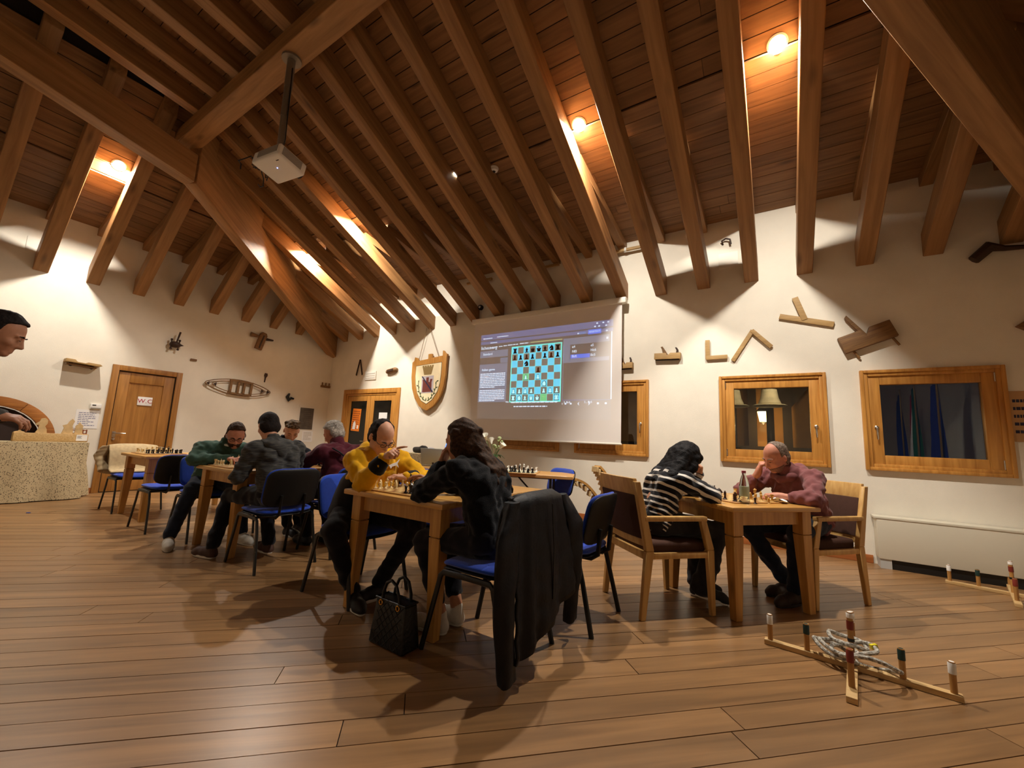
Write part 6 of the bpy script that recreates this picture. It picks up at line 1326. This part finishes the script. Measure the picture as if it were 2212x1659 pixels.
# handbag
m_bag = mat('bag_leather', '#0b0a0b', rough=.35, spec=.5, bump=.35, bscale=55); m_gold = mat('gold_ring', '#d8a84a', rough=.25, metal=1.); t = thing('handbag', 'black quilted leather handbag with gold rings by the table leg', 'bag', (7.55, -4.36, 0), R(-2))
MB().hexa([(-.14, -.065, 0), (.14, -.065, 0), (.14, .065, 0), (-.14, .065, 0)], [(-.12, -.045, .235), (.12, -.045, .235), (.12, .045, .235), (-.12, .045, .235)]).build('bag_body', m_bag, t, bevel=.014, bseg=3)
mb = MB()
for i in range(-5, 6):
    for s in (1, -1):
        a = Vector((.045*i-.11*s, -.0655, .01)); c = Vector((.045*i+.11*s, -.047, .225)); pts = [a.lerp(c, f) for f in (0, .25, .5, .75, 1)]; pts = [p for p in pts if abs(p.x) < .128-.09*(p.z-.0)*.2]
        if len(pts) > 1: mb.tube([tuple(p) for p in pts], .0022, 4)
mb.build('quilting', m_bag, t)['kind'] = 'stuff'
for s in (-1, 1):
    MB().tube([(-.07, s*.04, .225), (-.065, s*.042, .27), (-.04, s*.044, .325), (0, s*.045, .345), (.04, s*.044, .325), (.065, s*.042, .27), (.07, s*.04, .225)], .0085, 8).build('handle', m_bag, t, smooth=True)
    for x in (-.07, .07): MB().tube([(x+.013*math.cos(a), s*.052, .218+.013*math.sin(a)) for a in [2*math.pi*i/12 for i in range(12)]], .0035, 6, closed=True).build('ring', m_gold, t, smooth=True)
MB().tube([(-.12, -.045, .235), (.12, -.045, .235), (.12, .045, .235), (-.12, .045, .235)], .006, 6, closed=True).build('rim', m_bag, t)
# ================================================================== QUOITS, RADIATOR, SCULPTURE, EXHIBITS
m_lath = wood('lath', '#b8935a', '#d8b682', axis=0, scale=3, rough=.55, rnd=.05, knots=False); m_pegw = wood('peg_wood', '#9a6a34', '#b98a4c', axis=2, scale=3, rough=.5, knots=False); m_pw = mat('peg_white', '#e6e2da', rough=.5); m_pg = mat('peg_green', '#14302a', rough=.5); m_pr = mat('peg_red', '#7a2a1c', rough=.5)
def quoits(label, loc, rz, A2=90):
    t = thing('quoits_target', label, 'game', loc, rz)
    MB().span((-.41, -.022, 0), (.41, .022, .028)).build('long_lath', m_lath, t, bevel=.004)
    Mx = rotz(R(A2)); 
    for s in (-1, 1): MB().box(tuple(Mx @ Vector((s*.22, 0, .014))), (.396, .044, .028), Mx).build('cross_lath', m_lath, t, bevel=.004)
    def peg(x, y, h, cap, m, r=.0135, name='peg'):
        p = MB().tube([(x, y, .026), (x, y, h)], r, 12).build(name, m_pegw, t, smooth=True); MB().lathe([(r+.002, h-cap), (r+.002, h-.008), (r-.003, h), (.0001, h+.003)], 12, None, (x, y, 0)).build('painted_tip', m, p, smooth=True); return p
    for x, m in ((-.38, m_pw), (-.2, m_pg), (.2, m_pg), (.38, m_pw)): peg(x, 0, .17, .055, m)
    for x, m in ((-.3, m_pr), (.34, m_pw)):
        q = Mx @ Vector((x, 0, 0)); peg(q.x, q.y, .2, .06, m)
    p = peg(0, 0, .29, .03, m_pw); MB().lathe([(.016, .2), (.016, .245)], 12).build('red_band', m_pr, p, smooth=True); MB().lathe([(.016, .14), (.016, .155)], 12).build('black_band', m_blackp, p, smooth=True)
    return t
q1 = quoits('wooden cross of quoits pegs with painted tips lying on the open floor', (9.67, -3.03, .0), R(-7))
quoits('second wooden quoits cross on the floor beside the radiator', (11.05, -.52, .0), R(-14))
m_rope = mat('rope_white', '#d6d0c2', rough=.8, col2='#6a6358', vscale=80., bump=.5, bscale=200)
rr = random.Random(8)
for i, (x, y, z, r, tx, ty) in enumerate(((9.60, -2.99, .06, .1, 10, 16), (9.62, -3.0, .085, .09, 4, -8), (9.68, -3.02, .10, .1, -8, -14), (9.735, -3.10, .075, .12, 16, 22), (9.66, -2.97, .12, .085, 0, 10))):
    o = MB().tube([(r*math.cos(a), r*math.sin(a), .006*math.sin(3*a)) for a in [2*math.pi*k/32 for k in range(32)]], .0105, 8, closed=True).build('rope_ring', m_rope, None, smooth=True); o.location = (x, y, z); o.rotation_euler = (R(tx), R(ty), rr.uniform(0, 3))
    tag(o, ['lowest speckled rope ring heaped at the left of the quoits cross', 'second speckled rope ring in the heap on the quoits cross', 'speckled rope ring threaded on the tall centre peg', 'largest speckled rope ring leaning out at the right', 'topmost small speckled rope ring of the heap'][i], 'rope ring', 'rope rings on the quoits cross')
    if i == 2: MB().box((r, 0, .0), (.03, .024, .022)).build('yellow_tape', mat('tape_yellow', '#e0d020', rough=.5), o)
t = thing('convector_radiator', 'long cream convector radiator over a blacked-in shade gap under the right window', 'radiator', (10.2, -.005, 0)); m_rad = mat('radiator_cream', '#cfc8b4', rough=.5)
MB().span((.02, -.2, .095), (1.68, -.01, .515)).build('casing', m_rad, t, bevel=.008); MB().span((.12, -.18, .0), (1.66, -.02, .095)).build('base_block', m_blackp, t); MB().span((.03, -.19, .0), (.12, -.02, .095)).build('foot', mat('grey_foot', '#b8b8b4', rough=.5), t); MB().span((.0, -.205, .5), (1.7, -.005, .522)).build('top_grille', m_rad, t, bevel=.004); MB().span((1.3, -.203, .3), (1.5, -.199, .315)).build('nameplate', m_blackp, t)  # black block stands in for the shade in the gap beneath the casing
# carved fern sculpture: curling ribs
t = thing('carved_fern', 'carved wooden fern with three curling ribbed fronds against the wall', 'sculpture', (7.38, -.6, 0)); m_carv = wood('carved_wood', '#a5763a', '#c9984f', axis=2, scale=2, rough=.5, knots=False); m_cside = mat('carved_pale', '#c9ab7a', rough=.6, var=.1, vscale=20)
MB().prism([(-.18, -.14), (.18, -.14), (.18, .14), (-.18, .14)], .05).build('base_block', m_carv, t, bevel=.006); MB().span((-.22, -.02, .05), (-.16, .03, .3)).build('post', m_carv, t, bevel=.006)
def frond(P, w, rz, n=12, z1=.0):
    Rz = rotz(R(rz)); P = [Rz @ Vector(p) for p in P]; s = Rz @ Vector((0, 1, 0))
    def at_(f):
        f *= len(P)-1; i = min(int(f), len(P)-2); g_ = f-i; a = P[max(i-1, 0)]; b = P[i]; c = P[i+1]; d = P[min(i+2, len(P)-1)]
        return .5*((2*b)+(c-a)*g_+(2*a-5*b+4*c-d)*g_*g_+(3*b-a-3*c+d)*g_**3)
    vs = []; m_ = 24; fs = []; fr_ = lambda f: (at_(min(1, f+.02))-at_(max(0, f-.02))).normalized()
    for k in range(m_+1):
        c = at_(k/m_); d = fr_(k/m_); nn = d.cross(s).normalized(); ww = w*(.6+.4*math.sin(math.pi*min(1, .1+.75*k/m_)))
        for a, b in ((-ww, 0), (ww, 0), (ww, .03), (-ww, .03)): vs.append(tuple(c+s*a+nn*b))
    for k in range(m_):
        for j in range(4): fs.append((k*4+j, k*4+(j+1) % 4, k*4+4+(j+1) % 4, k*4+4+j))
    fs += [(3, 2, 1, 0), tuple(m_*4+j for j in range(4))]; sp = MB().add(vs, fs).build('frond', m_carv, t, smooth=True, angle=50)
    for i in range(n):
        f = .06+.92*i/(n-1); c = at_(f); d = fr_(f); nn = d.cross(s).normalized(); M = Matrix((d, s, nn)).transposed(); ww = w*(.6+.4*math.sin(math.pi*min(1, .1+.75*f))); MB().box(tuple(c-nn*.035), (.03, ww*1.86, .075), M @ roty(R(38))).build('rib', m_cside, sp, bevel=.006, bseg=1)
frond([(.02, 0, .05), (.04, 0, .25), (.13, 0, .44), (.28, 0, .6), (.44, 0, .65), (.54, 0, .6)], .075, 215); frond([(0, 0, .05), (-.04, 0, .3), (-.03, 0, .55), (.05, 0, .74), (.14, 0, .84)], .085, 238, 11); frond([(.02, 0, .05), (.08, 0, .35), (.18, 0, .56), (.32, 0, .68), (.46, 0, .68), (.53, 0, .58)], .065, -38, 12)
# exhibits on the spotted cloth
t = thing('display_plinth', 'long pale wooden display beam with a white caption card on the spotted cloth', 'display', (0, 0, .825)); MB().span((.3, -4.98, 0), (.42, -4.23, .12)).build('beam', m_lath, t, bevel=.006); MB().span((.421, -4.36, .02), (.424, -4.24, .11)).build('caption_card', m_paper, t)
mb = MB(); [mb.span((.424, -4.35, .085-.014*i), (.4245, -4.30-.01*(i % 2), .09-.014*i)) for i in range(3)]; mb.build('print', m_ink, t)['kind'] = 'stuff'
def cutout(label, y, poly, sc=1., x=.36):
    t = thing('wooden_figurine', label, 'figurine', (x, y, .9452), group='cut-out figurines on the display beam'); MB().prism([(p[0]*sc, p[1]*sc) for p in poly], .014, MLEFT, -.007).build('cutout', m_cside, t, bevel=.002, bseg=1); MB().span((-.03, -.05, 0), (.03, .05, .008)).build('stand', m_cside, t); return t
cutout('pale wooden cut-out of a bent walking figure on the display beam', -4.72, [(-.06, 0), (.06, 0), (.05, .06), (.03, .1), (.05, .14), (.05, .19), (.02, .22), (-.02, .21), (-.03, .17), (-.07, .13), (-.06, .11), (-.03, .12), (-.035, .06)])
cutout('pale wooden cut-out of a horse-headed figure on the display beam', -4.45, [(-.07, 0), (.06, 0), (.05, .08), (.04, .13), (.06, .2), (.03, .24), (.0, .2), (-.02, .15), (-.07, .13), (-.05, .09)], .95); cutout('pale wooden cut-out tower at the right of the display beam', -4.34, [(-.04, 0), (.05, 0), (.045, .1), (.05, .13), (.03, .15), (.0, .19), (-.02, .15), (-.04, .13)], .95); cutout('small low wooden cut-out at the left of the display beam', -4.93, [(-.06, 0), (.08, 0), (.06, .02), (.03, .03), (.01, .06), (-.01, .03), (-.05, .02)], .8)
t = thing('wooden_wheel_arch', 'big half wheel of brown wooden segments standing behind the display beam', 'exhibit', (.18, -5.2, .823)); m_wh = wood('wheel_wood', '#8f5526', '#b87a3c', axis=1, scale=2, rough=.5, rnd=.15, knots=False)
for i in range(6):
    a0, a1 = math.pi*i/6+.004, math.pi*(i+1)/6-.004; P = [(.66*math.cos(a0+(a1-a0)*k/5), .62*math.sin(a0+(a1-a0)*k/5)) for k in range(6)]+[(.52*math.cos(a1-(a1-a0)*k/5), .49*math.sin(a1-(a1-a0)*k/5)) for k in range(6)]; MB().prism(P, .09, MLEFT, -.045).build('segment', m_wh, t, bevel=.006)
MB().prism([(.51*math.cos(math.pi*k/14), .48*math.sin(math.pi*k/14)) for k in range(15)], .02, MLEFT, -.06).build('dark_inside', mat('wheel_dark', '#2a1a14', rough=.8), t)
t = thing('slatted_tray', 'small reddish slatted wooden tray at the right end of the spotted cloth', 'tray', (.2, -4.33, .8235)); m_tray = mat('tray_wood', '#8a4a28', rough=.6)
for z in (.02, .07, .12, .17): MB().span((-.02, -.13, z), (.0, .12, z+.014)).build('rail', m_tray, t)
for i in range(7): MB().span((-.022, -.13+.04*i, .0), (.002, -.118+.04*i, .19)).build('slat', m_tray, t)

o = MB().prism([(-.03, -.012), (.01, -.02), (.035, .0), (.02, .018), (-.02, .014)], .004).build('paper_scrap', mat('scrap_blue', '#2a3a7a', rough=.7), None); o.location = tuple(SCRAP); tag(o, 'tiny blue scrap lying on the floor before the spotted cloth', 'scrap')
